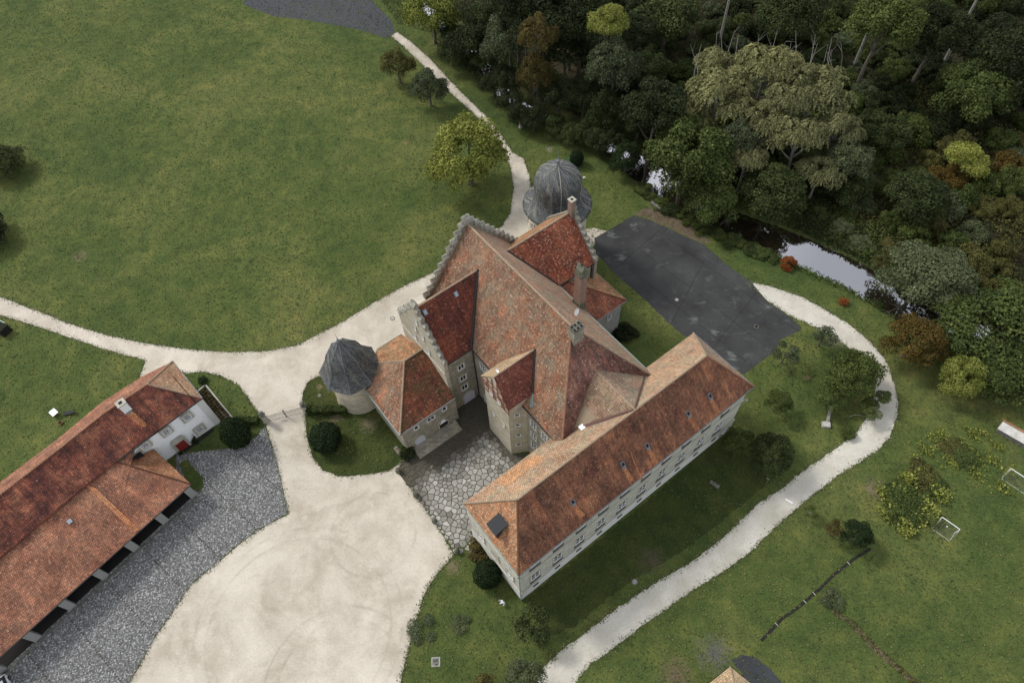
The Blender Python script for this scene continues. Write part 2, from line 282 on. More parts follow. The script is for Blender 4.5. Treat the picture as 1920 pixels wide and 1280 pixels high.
M['rose'] = plain('pink blossom', (.5, .4, .3), .6); M['grey_fabric'] = plain('dark fabric', (.025, .027, .03), .9)
LM = {
 'dark': leaf_mat('dark green leaves', (.013, .020, .007), (.040, .056, .018), (.092, .118, .038)),
 'mid': leaf_mat('green leaves', (.022, .036, .010), (.066, .092, .024), (.15, .18, .052)),
 'forest': leaf_mat('deep forest leaves', (.008, .013, .005), (.024, .034, .012), (.058, .074, .026)),
 'grey': leaf_mat('grey green leaves', (.028, .040, .018), (.078, .098, .048), (.17, .19, .10)),
 'willow': leaf_mat('pale willow leaves', (.050, .056, .022), (.165, .170, .075), (.34, .335, .165)),
 'yellow': leaf_mat('yellow green leaves', (.055, .07, .012), (.19, .215, .045), (.37, .38, .105)),
 'brown': leaf_mat('brownish autumn leaves', (.032, .027, .009), (.085, .068, .022), (.17, .145, .05)),
 'olive': leaf_mat('olive green leaves', (.028, .030, .010), (.088, .088, .028), (.17, .165, .055)),
 'orange': leaf_mat('orange autumn leaves', (.10, .03, .012), (.27, .085, .025), (.42, .16, .05)),
 'rust': leaf_mat('rust tinged leaves', (.022, .026, .008), (.095, .068, .016), (.21, .125, .028)),
 'topiary': leaf_mat('clipped yew leaves', (.008, .016, .006), (.024, .042, .014), (.056, .086, .03)),
 'box': leaf_mat('clipped box leaves', (.022, .036, .010), (.060, .085, .024), (.13, .16, .05)),
}

# ------------------------------------------------------------------ object helpers
COL = SC.collection
def tag(o, label=None, cat=None, group=None, kind=None):
    if label: o['label'] = label
    if cat: o['category'] = cat
    if group: o['group'] = group
    if kind: o['kind'] = kind
    return o
def mesh_data(name, verts, faces, mats, uv=False, fm=None, tint=None):
    me = bpy.data.meshes.new(name); me.from_pydata([tuple(map(float, v)) for v in verts], [], [tuple(f) for f in faces])
    for m in (mats if isinstance(mats, (list, tuple)) else [mats]): me.materials.append(m)
    if fm is not None: me.polygons.foreach_set('material_index', fm)
    if uv:
        ul = me.uv_layers.new(name='UVMap'); co = np.array(verts, dtype=float)
        data = np.zeros((len(me.loops), 2))
        for p in me.polygons:
            n = np.array(p.normal); tt = np.cross((0, 0, 1), n)
            if np.linalg.norm(tt) < 1e-3: tt = np.array((1.0, 0, 0))
            tt /= np.linalg.norm(tt); vv = np.cross(n, tt)
            for li in p.loop_indices:
                c = co[me.loops[li].vertex_index]; data[li] = (c @ tt, c @ vv)
        ul.data.foreach_set('uv', data.ravel())
    if tint is not None:
        at = me.attributes.new('tint', 'FLOAT', 'FACE'); at.data.foreach_set('value', np.asarray(tint, dtype=np.float32))
    me.update(); return me
def link(name, me, parent=None, loc=(0, 0, 0), rz=0.0, scale=None):
    o = bpy.data.objects.new(name, me); COL.objects.link(o); o.location = loc; o.rotation_euler = (0, 0, rz)
    if scale is not None: o.scale = scale
    if parent is not None: o.parent = parent
    return o
class MB:                                           # collects shapes, becomes ONE mesh object
    def __init__(s): s.v = []; s.f = []; s.m = []
    def add(s, vs, fs, mi=0):
        k = len(s.v); s.v += [np.array(v, float) for v in vs]; s.f += [[i + k for i in f] for f in fs]; s.m += [mi] * len(fs); return s
    def box(s, c, size, ux=(1, 0, 0), mi=0, taper=1.0):   # c = centre of base
        ux = np.array(ux, float); ux /= np.linalg.norm(ux); uy = np.array([-ux[1], ux[0], 0]); c = np.array(c, float); vs = []
        for z, k in ((0, 1.0), (size[2], taper)):
            for sx, sy in ((-1, -1), (1, -1), (1, 1), (-1, 1)):
                vs.append(c + ux * sx * size[0] / 2 * k + uy * sy * size[1] / 2 * k + np.array([0, 0, z]))
        return s.add(vs, [(3, 2, 1, 0), (4, 5, 6, 7), (0, 1, 5, 4), (1, 2, 6, 5), (2, 3, 7, 6), (3, 0, 4, 7)], mi)
    def prism(s, poly, vec, mi=0):                  # planar polygon swept by vec
        n = len(poly); vec = np.array(vec, float); vs = [np.array(p, float) for p in poly]; vs += [p + vec for p in vs]
        nrm = np.zeros(3)
        for i in range(n): nrm += np.cross(vs[i] - vs[0], vs[(i + 1) % n] - vs[0])
        fl = nrm @ vec > 0
        f = [list(range(n)) if not fl else list(range(n))[::-1], [i + n for i in (range(n)[::-1] if not fl else range(n))]]
        for i in range(n):
            j = (i + 1) % n; q = [i, j, j + n, i + n]; f.append(q if fl else q[::-1])
        return s.add(vs, f, mi)
    def tube(s, pts, rad, seg=6, mi=0, cap=True):
        pts = [np.array(p, float) for p in pts]; rad = rad if hasattr(rad, '__len__') else [rad] * len(pts); vs = []; fs = []
        for i, p in enumerate(pts):
            d = pts[min(i + 1, len(pts) - 1)] - pts[max(i - 1, 0)]; d /= np.linalg.norm(d) + 1e-9
            a = np.cross(d, (0, 0, 1.0)) if abs(d[2]) < .95 else np.cross(d, (1.0, 0, 0)); a /= np.linalg.norm(a); b = np.cross(d, a)
            for k in range(seg):
                t = 2 * math.pi * k / seg; vs.append(p + rad[i] * (math.cos(t) * a + math.sin(t) * b))
        for i in range(len(pts) - 1):
            for k in range(seg):
                a0 = i * seg + k; a1 = i * seg + (k + 1) % seg; fs.append((a0, a1, a1 + seg, a0 + seg))
        if cap: fs.append(tuple(range(seg))[::-1]); fs.append(tuple(range(len(vs) - seg, len(vs))))
        return s.add(vs, fs, mi)
    def lathe(s, prof, c=(0, 0, 0), seg=16, mi=0, a0=0.0):
        vs = []; fs = []; c = np.array(c, float)
        for r, z in prof:
            for k in range(seg):
                t = a0 + 2 * math.pi * k / seg; vs.append(c + np.array([r * math.cos(t), r * math.sin(t), z]))
        for i in range(len(prof) - 1):
            for k in range(seg):
                p = i * seg + k; q = i * seg + (k + 1) % seg; fs.append((p, q, q + seg, p + seg))
        fs.append(tuple(range(len(vs) - seg, len(vs)))); return s.add(vs, fs, mi)
    def roof(s, polys, thick=.22, mi=None):         # watertight slab: faces on top, copy below, rim at open edges
        idx = {}; vs = []
        def vi(p):
            k = tuple(np.round(p, 3))
            if k not in idx: idx[k] = len(vs); vs.append(np.array(p, float))
            return idx[k]
        F = []; mis = []
        for q, poly in enumerate(polys):
            f = [vi(p) for p in poly]; n = np.zeros(3)
            for i in range(1, len(f) - 1): n += np.cross(vs[f[i]] - vs[f[0]], vs[f[i + 1]] - vs[f[0]])
            if n[2] < 0: f = f[::-1]
            F.append(f); mis.append(mi[q] if mi else 0)
        E = {}
        for f in F:
            for i in range(len(f)):
                e = (f[i], f[(i + 1) % len(f)]); E[e] = E.get(e, 0) + 1
        n = len(vs); allv = vs + [v - np.array([0, 0, thick]) for v in vs]; k = len(s.v); s.v += allv
        for f, m_ in zip(F, mis):
            s.f.append([i + k for i in f]); s.m.append(m_); s.f.append([i + n + k for i in f[::-1]]); s.m.append(m_)
        for (a, b) in E:
            if (b, a) not in E: s.f.append([b + k, a + k, a + n + k, b + n + k]); s.m.append(mis[0])
        return s
    def make(s, name, mats, parent=None, org=(0, 0, 0), uv=False, tint=None, smooth=False):
        vs = [v - np.array(org) for v in s.v]
        me = mesh_data(name, vs, s.f, mats, uv, s.m, tint)
        if smooth: me.polygons.foreach_set('use_smooth', [True] * len(me.polygons))
        o = link(name, me, parent); 
        if parent is None: o.location = tuple(org)
        return o
class Thing:
    def __init__(s, name, label, cat, org, group=None, kind=None):
        s.o = np.array(org, float); s.e = bpy.data.objects.new(name, None); COL.objects.link(s.e); s.e.location = tuple(s.o); s.e.empty_display_size = .5
        tag(s.e, label, cat, group, kind)
    def part(s, name, mb, mat, uv=False, parent=None, **kw): return mb.make(name, mat, parent or s.e, s.o, uv, **kw)
    def inst(s, name, me, p, rz=0.0, parent=None, scale=None): return link(name, me, parent or s.e, tuple(np.array(p) - s.o), rz, scale)

def structure(o): o['kind'] = 'structure'; return o
def roughen(pts, step=.6, amp=.18):                 # resample an outline and make it uneven
    out = []; n = len(pts)
    for i in range(n):
        a = np.array(pts[i][:2]); b = np.array(pts[(i + 1) % n][:2]); k = max(1, int(np.linalg.norm(b - a) / step))
        for j in range(k):
            p = a + (b - a) * j / k; out.append(p + rng.normal(0, amp, 2) * .6)
    return out
def smooth_curve(pts, k=6, closed=False):
    P = [np.array(p, float) for p in pts]; n = len(P); out = []
    for i in range(n if closed else n - 1):
        p0, p1, p2, p3 = P[(i - 1) % n] if closed or i > 0 else P[0], P[i], P[(i + 1) % n], P[(i + 2) % n] if closed or i + 2 < n else P[-1]
        for j in range(k):
            t = j / k; out.append(.5 * ((2 * p1) + (-p0 + p2) * t + (2 * p0 - 5 * p1 + 4 * p2 - p3) * t * t + (-p0 + 3 * p1 - 3 * p2 + p3) * t ** 3))
    if not closed: out.append(P[-1])
    return out
def sheet(name, px, mat, z, amp=.15, step=.5, kind='structure', curve=False, world=False):
    pts = [G(x, y)[:2] for x, y in px] if not world else [np.array(p[:2]) for p in px]
    if curve: pts = smooth_curve(pts, 5, True)
    if amp: pts = roughen(pts, step, amp)
    vs = [(p[0], p[1], z) for p in pts]; f = list(range(len(vs)))
    ar = sum(vs[i][0] * vs[(i + 1) % len(vs)][1] - vs[(i + 1) % len(vs)][0] * vs[i][1] for i in range(len(vs)))
    if ar < 0: f = f[::-1]
    o = link(name, mesh_data(name, vs, [f], mat)); o['kind'] = kind; return o
def inside(P, poly):                                # vectorised point in polygon
    P = np.asarray(P); x, y = P[:, 0], P[:, 1]; r = np.zeros(len(P), bool); n = len(poly)
    for i in range(n):
        x1, y1 = poly[i][:2]; x2, y2 = poly[(i + 1) % n][:2]
        c = ((y1 > y) != (y2 > y)) & (x < (x2 - x1) * (y - y1) / (y2 - y1 + 1e-12) + x1); r ^= c
    return r

# ------------------------------------------------------------------ ground, stream
river_px = [(700, -60), (760, -20), (830, 45), (900, 118), (955, 185), (1040, 232), (1110, 258), (1165, 292), (1222, 330), (1290, 383), (1370, 420), (1450, 449), (1540, 488), (1620, 528), (1690, 572), (1750, 597), (1810, 617), (1900, 650), (2000, 700), (2200, 790)]
river = np.array(smooth_curve([G(x, y, -1.0)[:2] for x, y in river_px], 6)); RHW = 3.4
_wx = np.array([river[i] for i in range(len(river))]); RIVW = np.clip(1.0 + 2.1 * (np.arange(len(river)) - 36) / 12.0, 1.0, 3.0)
def river_dist(P):
    P = np.asarray(P, float); best = np.full(len(P), 1e9); side = np.zeros(len(P))
    for a, b, wi in zip(river[:-1], river[1:], RIVW):
        d = b - a; t = np.clip(((P - a) @ d) / (d @ d), 0, 1); q = a + t[:, None] * d; r = np.linalg.norm(P - q, axis=1) + (RHW - wi)
        s = d[0] * (P[:, 1] - a[1]) - d[1] * (P[:, 0] - a[0]); m = r < best; best[m] = r[m]; side[m] = s[m]
    return best, side
def ground_h(P):
    d, s = river_dist(P); z = -2.4 * np.clip((RHW + 1.2 - d) / 1.6, 0, 1)
    far = (s > 0) * np.clip((d - 5) / 30, 0, 1); P = np.asarray(P)
    z += far * (1.2 * np.sin(P[:, 0] * .07) * np.cos(P[:, 1] * .06) + .8); return z, d, s
ax = np.concatenate([-np.geomspace(900, 132, 10), np.arange(-130, 130.01, 1.0), np.geomspace(132, 900, 10)])
ay = np.concatenate([-np.geomspace(900, 32, 12), np.arange(-30, 190.01, 1.0), np.geomspace(192, 900, 10)])
XX, YY = np.meshgrid(ax, ay); PP = np.stack([XX.ravel(), YY.ravel()], 1); zz, dd, ss = ground_h(PP)
nx_, ny_ = len(ax), len(ay); idx = np.arange(nx_ * ny_).reshape(ny_, nx_)
quads = np.stack([idx[:-1, :-1].ravel(), idx[:-1, 1:].ravel(), idx[1:, 1:].ravel(), idx[1:, :-1].ravel()], 1)
me = bpy.data.meshes.new('ground'); me.from_pydata(np.column_stack([PP, zz]).tolist(), [], quads.tolist()); me.materials.append(M['grass'])
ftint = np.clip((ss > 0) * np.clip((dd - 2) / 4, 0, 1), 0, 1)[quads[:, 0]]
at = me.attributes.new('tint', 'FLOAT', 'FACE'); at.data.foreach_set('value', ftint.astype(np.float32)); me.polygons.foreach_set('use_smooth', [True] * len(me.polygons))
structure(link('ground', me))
rl = []; rr = []
for i in range(len(river)):
    d = river[min(i + 1, len(river) - 1)] - river[max(i - 1, 0)]; d /= np.linalg.norm(d); n_ = np.array([-d[1], d[0]])
    rl.append(river[i] + n_ * (RIVW[i] + .7)); rr.append(river[i] - n_ * (RIVW[i] + .7))
wv = [(p[0], p[1], -1.0) for q in zip(rl, rr) for p in q]
structure(link('water', mesh_data('water', wv, [(2 * i, 2 * i + 1, 2 * i + 3, 2 * i + 2) for i in range(len(river) - 1)], M['water'])))

grav = [(-80, 525), (0, 556), (35, 570), (75, 585), (125, 605), (195, 627), (270, 643), (350, 655), (430, 660), (500, 658), (555, 648), (590, 630), (640, 605), (700, 568), (760, 535), (830, 503), (870, 475), (940, 425), (957, 400), (963, 350), (957, 312), (945, 285), (925, 255), (905, 228), (880, 206), (835, 165), (790, 120), (757, 88), (733, 68), (745, 60), (772, 80), (808, 112), (850, 158), (882, 190), (908, 215), (938, 250), (960, 285), (982, 298), (992, 330), (1000, 380), (1010, 430), (1010, 480),
        (940, 600), (860, 740), (770, 830), (750, 880), (780, 930), (815, 977), (850, 1040), (830, 1062), (805, 1095), (790, 1130), (776, 1180), (762, 1230), (750, 1285), (735, 1420), (150, 1420), (246, 1274), (270, 1232), (297, 1185), (321, 1152), (356, 1098), (400, 1062), (440, 1026), (490, 990), (541, 962),
        (515, 850), (497, 795), (420, 800), (340, 790), (290, 740), (262, 705), (273, 675), (200, 656), (100, 622), (40, 602), (0, 591), (-80, 570)]
sheet('gravel_forecourt', grav, M['gravel'], .004, .10)
PATH = [(1400, 533), (1415, 530), (1450, 538), (1511, 560), (1556, 586), (1593, 608), (1632, 641), (1658, 672), (1677, 717), (1684, 751), (1682, 782), (1669, 819), (1649, 841), (1610, 866), (1565, 895), (1537, 917), (1510, 938), (1480, 965), (1440, 1000), (1400, 1040), (1350, 1075), (1300, 1105), (1250, 1140), (1200, 1175), (1150, 1215), (1100, 1250), (1070, 1290), (1050, 1400), (960, 1400), (1000, 1262), (1040, 1228), (1100, 1183), (1150, 1145), (1200, 1110), (1250, 1080), (1300, 1050), (1340, 1020), (1380, 985), (1420, 945), (1464, 917), (1520, 872), (1565, 841), (1604, 813), (1624, 785), (1638, 740), (1642, 717), (1632, 690), (1599, 658), (1579, 641), (1537, 616), (1480, 591), (1440, 565)]
sheet('gravel_path', PATH, M['gravel_grey'], .004, .13)
sheet('gravel_path', [(1090, 432), (1112, 427), (1138, 433), (1112, 462), (1095, 462)], M['gravel'], .004, .06)
asph = [(1114, 447), (1188, 404), (1215, 412), (1249, 426), (1286, 444), (1318, 458), (1345, 480), (1371, 503), (1409, 529), (1435, 561), (1483, 596), (1504, 615), (1490, 624), (1462, 638), (1454, 657), (1395, 702), (1281, 628), (1249, 601), (1207, 559), (1159, 519), (1119, 476)]
sheet('asphalt_court', asph, M['asphalt'], .012, .03)
sheet('asphalt_road', [(455, 8), (471, 15), (512, 31), (569, 37), (625, 47), (681, 58), (726, 73), (741, 62), (734, 39), (706, 11), (680, -20), (560, -30), (470, -25)], M['asphalt_blue'], .012, .08)
sheet('asphalt_path', [(1413, 1230), (1434, 1243), (1451, 1260), (1472, 1285), (1490, 1400), (1380, 1400), (1400, 1275), (1372, 1238), (1390, 1226)], M['asphalt_blue'], .008, .12)
sheet('soil_patch', [(1190, 401), (1216, 387), (1240, 397), (1275, 410), (1305, 430), (1335, 455), (1318, 456), (1286, 442), (1249, 424)], M['soil'], .008, .15)
# grass islands on the gravel
isl = {
 'a': [(318, 690), (350, 700), (378, 697), (412, 703), (445, 720), (463, 742), (478, 765), (492, 782), (498, 795), (484, 815), (466, 828), (440, 838), (405, 843), (370, 842), (340, 852), (330, 800)],
 'b': [(567, 755), (567, 738), (576, 718), (594, 706), (640, 700), (700, 740), (750, 800), (775, 850), (757, 862), (730, 882), (690, 889), (640, 893), (606, 881), (586, 857), (576, 822), (572, 780)],
 'c': [(850, 1042), (832, 1060), (805, 1097), (790, 1132), (776, 1182), (762, 1232), (752, 1283), (735, 1420), (1000, 1420), (1004, 1265), (1040, 1232), (1000, 1140), (940, 1060), (895, 990), (875, 1010)],
 'd': [(335, 868), (352, 862), (366, 880), (381, 895), (382, 912), (372, 922), (352, 910)]}
for k_, p_ in isl.items(): sheet('lawn', p_, M['lawn' if k_ != 'b' else 'lawn_dark'], .02, .10)
sheet('lawn', [(980, 1128), (1100, 1030), (1230, 925), (1350, 818), (1372, 800), (1420, 850), (1440, 905), (1350, 980), (1270, 1040), (1180, 1090), (1080, 1170), (1020, 1200)], M['lawn_dark'], .006, .2)  # lush lawn, darkened to paint in the long wing's shadow

# cobbled yard
yard = [(496, 796), (518, 860), (541, 961), (490, 989), (440, 1025), (400, 1062), (356, 1097), (321, 1151), (297, 1184), (270, 1231), (246, 1273), (150, 1420), (-150, 1420), (-120, 1340), (0, 1222), (330, 900), (330, 850), (405, 843), (440, 839), (484, 815)]
sheet('cobbled_yard', yard, M['joint'], .012, .02)
yw = [G(x, y)[:2] for x, y in yard]; hole = [G(x, y)[:2] for x, y in isl['d']]; holea = [G(x, y)[:2] for x, y in isl['a']]
yd = np.array([math.cos(R_(47.6)), math.sin(R_(47.6))]); yn = np.array([-yd[1], yd[0]]); lo = np.array(yw)
mn = (lo @ yd).min(), (lo @ yn).min(); mxx = (lo @ yd).max(), (lo @ yn).max(); sp = .215
ia = np.arange(mn[0], mxx[0], sp); ib = np.arange(mn[1], mxx[1], sp); A_, B_ = np.meshgrid(ia, ib); A_ = A_.copy(); A_[::2] += sp / 2
c = A_.ravel()[:, None] * yd + B_.ravel()[:, None] * yn; c += rng.normal(0, .018, c.shape)
k = inside(c, yw) & ~inside(c, hole) & ~inside(c, holea)
sa = c @ yd; seam = np.abs(((sa - mn[0]) % 6.1) - 3) < .055; k &= ~seam; c = c[k]; nC = len(c)
hs = rng.uniform(.075, .10, (nC, 1)); ht = rng.uniform(.035, .075, nC); cs = [(-1, -1), (1, -1), (1, 1), (-1, 1)]; V8 = []
for kk, q in ((1.0, 0), (.72, 1)):
    for sx, sy in cs: V8.append(np.column_stack([c + hs * kk * sx * yd + hs * kk * sy * yn, ht if q else np.full(nC, .012)]))
V8 = np.stack(V8, 1).reshape(-1, 3); base = (np.arange(nC) * 8)[:, None]
fq = np.concatenate([base + np.array(q)[None] for q in ((4, 5, 6, 7), (0, 1, 5, 4), (1, 2, 6, 5), (2, 3, 7, 6), (3, 0, 4, 7))], 0)
tv = np.clip(rng.beta(1.7, 2.4, nC), 0, 1); me = bpy.data.meshes.new('cobbles'); me.from_pydata(V8.tolist(), [], fq.tolist()); me.materials.append(M['cobble'])
at = me.attributes.new('tint', 'FLOAT', 'FACE'); at.data.foreach_set('value', np.tile(tv, 5).astype(np.float32))
o = link('cobbles', me); tag(o, 'grey granite cobbles paving the yard in front of the carriage shed', 'cobbles', kind='stuff')

# flagstone court, each flag a part of the paving
fl_px = [(745, 884), (752, 866), (775, 850), (842, 800), (842, 760), (896, 728), (905, 742), (935, 822), (960, 852), (1000, 852), (1010, 860), (890, 975), (897, 1005), (880, 1030), (856, 1040), (838, 1010), (815, 978), (780, 930)]
court = [G(x, y)[:2] for x, y in fl_px]
sheet('court_bedding', fl_px, M['joint'], .012, .02)
ghost = []
for i_ in range(len(court)):
    a_, b_ = court[i_], court[(i_ + 1) % len(court)]; d_ = b_ - a_; l_ = np.linalg.norm(d_)
    for j_ in range(int(l_ / .45)):
        for n_ in (np.array([d_[1], -d_[0]]) / l_, np.array([-d_[1], d_[0]]) / l_):
            q_ = a_ + d_ * (j_ + .5) * .45 / l_ + n_ * rng.uniform(.35, .6)
            if not inside([q_], court)[0]: ghost.append(q_)
FLAGS = bpy.data.objects.new('flagstone_court', None); COL.objects.link(FLAGS); FLAGS.location = tuple(G(850, 920)); FLAGS['kind'] = 'structure'
bb = np.array(court); seeds = []; tries = 0
srad = []
while len(seeds) < 470 and tries < 60000:
    tries += 1; p = rng.uniform(bb.min(0), bb.max(0)); rr_ = rng.choice([.34, .5, .72, .95]) if tries < 9000 else rng.choice([.32, .45])
    if inside([p], court)[0] and all((q[0] - p[0]) ** 2 + (q[1] - p[1]) ** 2 > (.5 * (rr_ + sr_) + .12) ** 2 for q, sr_ in zip(seeds, srad)): seeds.append(p); srad.append(rr_)
seeds = np.array(seeds); nseed = len(seeds); seeds = np.concatenate([seeds, ghost])
def clip(poly, n, d):
    out = []
    for i in range(len(poly)):
        a, b = poly[i], poly[(i + 1) % len(poly)]; da, db = a @ n - d, b @ n - d
        if da <= 0: out.append(a)
        if da * db < 0: out.append(a + (b - a) * da / (da - db))
    return out
fo = np.array(FLAGS.location); nfl = 0; rest = MB(); rt = []
for i, s_ in enumerate(seeds[:nseed]):
    poly = [s_ + np.array(q) * 1.6 for q in ((-1, -1), (1, -1), (1, 1), (-1, 1))]
    dist = np.linalg.norm(seeds - s_, axis=1)
    for j in np.argsort(dist)[1:22]:
        n_ = seeds[j] - s_; n_ = n_ / np.linalg.norm(n_); poly = clip(poly, n_, s_ @ n_ + dist[j] / 2 - rng.uniform(.035, .06))
    if len(poly) < 3: continue
    cen = np.mean(poly, 0); poly = [cen + (p - cen) * .985 + rng.normal(0, .012, 2) for p in poly]
    if not inside(poly, court).all(): poly = [cen + (p - cen) * .8 for p in poly]
    a_, b_ = LI(np.array([cen[0], cen[1]]))
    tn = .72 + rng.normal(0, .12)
    moss = max(np.clip((b_ - 22.0 + rng.normal(0, .35)) / 1.6, 0, 1), np.clip((a_ - 10.3 + rng.normal(0, .3)) / 1.5, 0, 1) * .9, .5 * np.clip((-1.0 - a_) / 2, 0, 1) * (b_ > 19)); tn = np.clip(tn * (1 - .88 * moss), .02, 1)   # moss and damp, with the inner court's shade painted into the tint
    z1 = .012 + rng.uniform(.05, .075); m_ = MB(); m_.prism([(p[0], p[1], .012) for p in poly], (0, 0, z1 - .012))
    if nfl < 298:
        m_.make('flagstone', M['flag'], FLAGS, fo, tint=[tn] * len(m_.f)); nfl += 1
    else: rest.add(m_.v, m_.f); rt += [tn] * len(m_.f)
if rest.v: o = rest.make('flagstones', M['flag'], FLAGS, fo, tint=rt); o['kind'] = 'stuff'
# ------------------------------------------------------------------ shared building pieces
def box_me(name, size, mat, taper=1.0, uv=False):
    m = MB(); m.box((0, 0, 0), size, taper=taper); return mesh_data(name, m.v, m.f, mat, uv)
_wc = {}
def win_meshes(w, h, panes, surround, deep):
    key = (w, h, panes, surround, deep)
    if key in _wc: return _wc[key]
    s = MB(); b = surround                        # local: x along wall, y out of the wall, z up; origin at sill centre
    if b > 0:
        s.box((-w / 2 - b / 2, .04, -b * .6), (b, .10, h + b * 1.6)); s.box((w / 2 + b / 2, .04, -b * .6), (b, .10, h + b * 1.6))
        s.box((0, .04, h), (w, .10, b)); s.box((0, .05, -b * .6), (w, .13, b * .6))
    else: s.box((0, .03, -.1), (w + .16, .14, .1))
    sm = mesh_data('window', s.v, s.f, M['stone_trim'])
    f = MB(); t = .11
    f.box((-w / 2 + t / 2, .035, 0), (t, .05, h)); f.box((w / 2 - t / 2, .035, 0), (t, .05, h)); f.box((0, .035, 0), (w - 2 * t, .05, t)); f.box((0, .035, h - t), (w - 2 * t, .05, t))
    c_, r_ = panes
    for i in range(1, c_): f.box((-w / 2 + w * i / c_, .040, t), (.07, .05, h - 2 * t))
    for j in range(1, r_):
        f.box((0, .032, h * j / r_ - .03), (w - 2 * t, .04, .06))
    fm_ = mesh_data('frame', f.v, f.f, M['white'])
    p = MB(); p.box((0, .012, t), (w - t, .014, h - 2 * t)); pm = mesh_data('pane', p.v, p.f, M['glass'])
    _wc[key] = (sm, fm_, pm); return _wc[key]
def window(T, p, out, w=1.3, h=1.9, panes=(2, 2), surround=.22, deep=False, parent=None):
    """p: sill centre on the wall (world), out: outward direction"""
    rz = math.atan2(out[1], out[0]) - math.pi / 2; sm, fm_, pm = win_meshes(w, h, panes, surround, deep)
    o = T.inst('window', sm, p, rz); link('frame', fm_, o); link('pane', pm, o); return o
def arch_door(T, p, out, w, h, mat, name='door', surround=True):
    rz = math.atan2(out[1], out[0]) - math.pi / 2
    def arch(w, h, y, n=10): return [(-w / 2, y, 0), (w / 2, y, 0)] + [(w / 2 * math.cos(a), y, h - w / 2 + w / 2 * math.sin(a)) for a in np.linspace(0, math.pi, n)]
    m = MB(); m.prism(arch(w, h, .02), (0, .05, 0)); o = T.inst(name, mesh_data(name, m.v, m.f, mat), p, rz)
    s = MB()
    pts = [(w / 2 + .1, .05, 0)] + [((w / 2 + .1) * math.cos(a), .05, h - w / 2 + (w / 2 + .1) * math.sin(a)) for a in np.linspace(0, math.pi, 12)] + [(-w / 2 - .1, .05, 0)]
    s.tube(pts, .11, 4); link('surround', mesh_data('surround', s.v, s.f, M['stone_trim']), o); return o
def wall(T, pts, z0, z1, mat, name='wall', th=.5):    # one wall slab per segment of a plan outline (outer face first)
    m = MB(); n = len(pts)
    for i in range(n - 1):
        a = np.array(pts[i], float)[:2]; b = np.array(pts[i + 1], float)[:2]
        m.add([(a[0], a[1], z0), (b[0], b[1], z0), (b[0], b[1], z1), (a[0], a[1], z1)], [(0, 1, 2, 3)])
    return T.part(name, m, mat, True)
def block_walls(T, plan, z0, z1, mat, name='wall'):   # closed body with given plan
    m = MB(); pl = [np.array(p, float)[:2] for p in plan]
    ar = sum(pl[i][0] * pl[(i + 1) % len(pl)][1] - pl[(i + 1) % len(pl)][0] * pl[i][1] for i in range(len(pl)))
    if ar < 0: pl = pl[::-1]
    m.prism([(p[0], p[1], z0) for p in pl], (0, 0, z1 - z0)); return T.part(name, m, mat, True)
def strip(T, name, a, b, w, h, mat, parent=None, lift=0.0):   # bar from a to b
    m = MB(); m.tube([np.array(a) + (0, 0, lift), np.array(b) + (0, 0, lift)], [w, w], 6); return T.part(name, m, mat, parent=parent)
def ridge_caps(T, a, b, mat, r=.16, parent=None, uneven=.025):
    a = np.array(a, float); b = np.array(b, float); d = np.linalg.norm(b - a); n = max(2, int(d / .42)); m = MB()
    for i in range(n):
        p = a + (b - a) * i / n; q = a + (b - a) * (i + .94) / n; e = np.array([0, 0, rng.uniform(0, uneven)]); m.tube([p + e, q + e * .5], [r * rng.uniform(.9, 1.12), r * .88], 6)
    o = T.part('ridge', m, mat, parent=parent); o['kind'] = 'stuff'; return o
_step = None
def step_meshes():
    global _step
    if _step is None:
        _step = []
        for k in range(4):
            r = random.Random(k); m = MB(); sx, sy, sz = .95, .98, .8
            m.box((0, 0, 0), (sx, sy * .8, sz)); 
            m.add([(-sx / 2 - .05, -sy / 2, sz + .002), (sx / 2 + .05, -sy / 2, sz + .002), (sx / 2 + .05, sy / 2, sz + .002), (-sx / 2 - .05, sy / 2, sz + .002), (-sx / 2 - .03, 0, sz + .42 + r.uniform(-.06, .06)), (sx / 2 + .03, 0, sz + .42 + r.uniform(-.06, .06))],
                  [(3, 2, 1, 0), (0, 1, 5, 4), (2, 3, 4, 5), (1, 2, 5), (3, 0, 4)])
            _step.append(mesh_data('step_stone', m.v, m.f, M['stone_step']))
    return _step
def gable(T, a0, b0, b1, ze, zr, axis, th=.7, mat='stone_grey', nstep=9, parapet=.35, sides=(-1, 1)):
    """stepped gable: plane at a=a0 spanning b0..b1 (axis 'a') or at b=a0 spanning a b0..b1 (axis 'b')"""
    P_ = (lambda s, z: L(a0, s, z)) if axis == 'a' else (lambda s, z: L(s, a0, z)); nv = LU if axis == 'a' else LV
    mid = (b0 + b1) / 2; m = MB(); out = [P_(b0 - .15, 0), P_(b1 + .15, 0), P_(b1 + .15, ze + parapet), P_(mid, zr + parapet), P_(b0 - .15, ze + parapet)]
    m.prism([q - nv * th / 2 for q in out], nv * th); T.part('gable_wall', m, M[mat], True)
    ang = TH if axis == 'b' else TH + math.pi / 2; me_ = step_meshes(); half = (b1 - b0) / 2
    for sgn in sides:
        for i in range(nstep):
            f = (i + .35) / nstep; s_ = mid + sgn * half * (1.03 - f); z = ze + (zr - ze) * f + .02
            T.inst('step_stone', me_[(i * 3 + (sgn > 0)) % 4], P_(s_, z + rng.uniform(-.03, .03)), ang + rng.normal(0, .02), scale=(half / nstep * 1.0 / .95, th * 1.3, 1 + rng.normal(0, .05)))
    T.inst('step_stone', me_[0], P_(mid, zr + .1), ang, scale=(1.15, th * 1.45, 1.15))

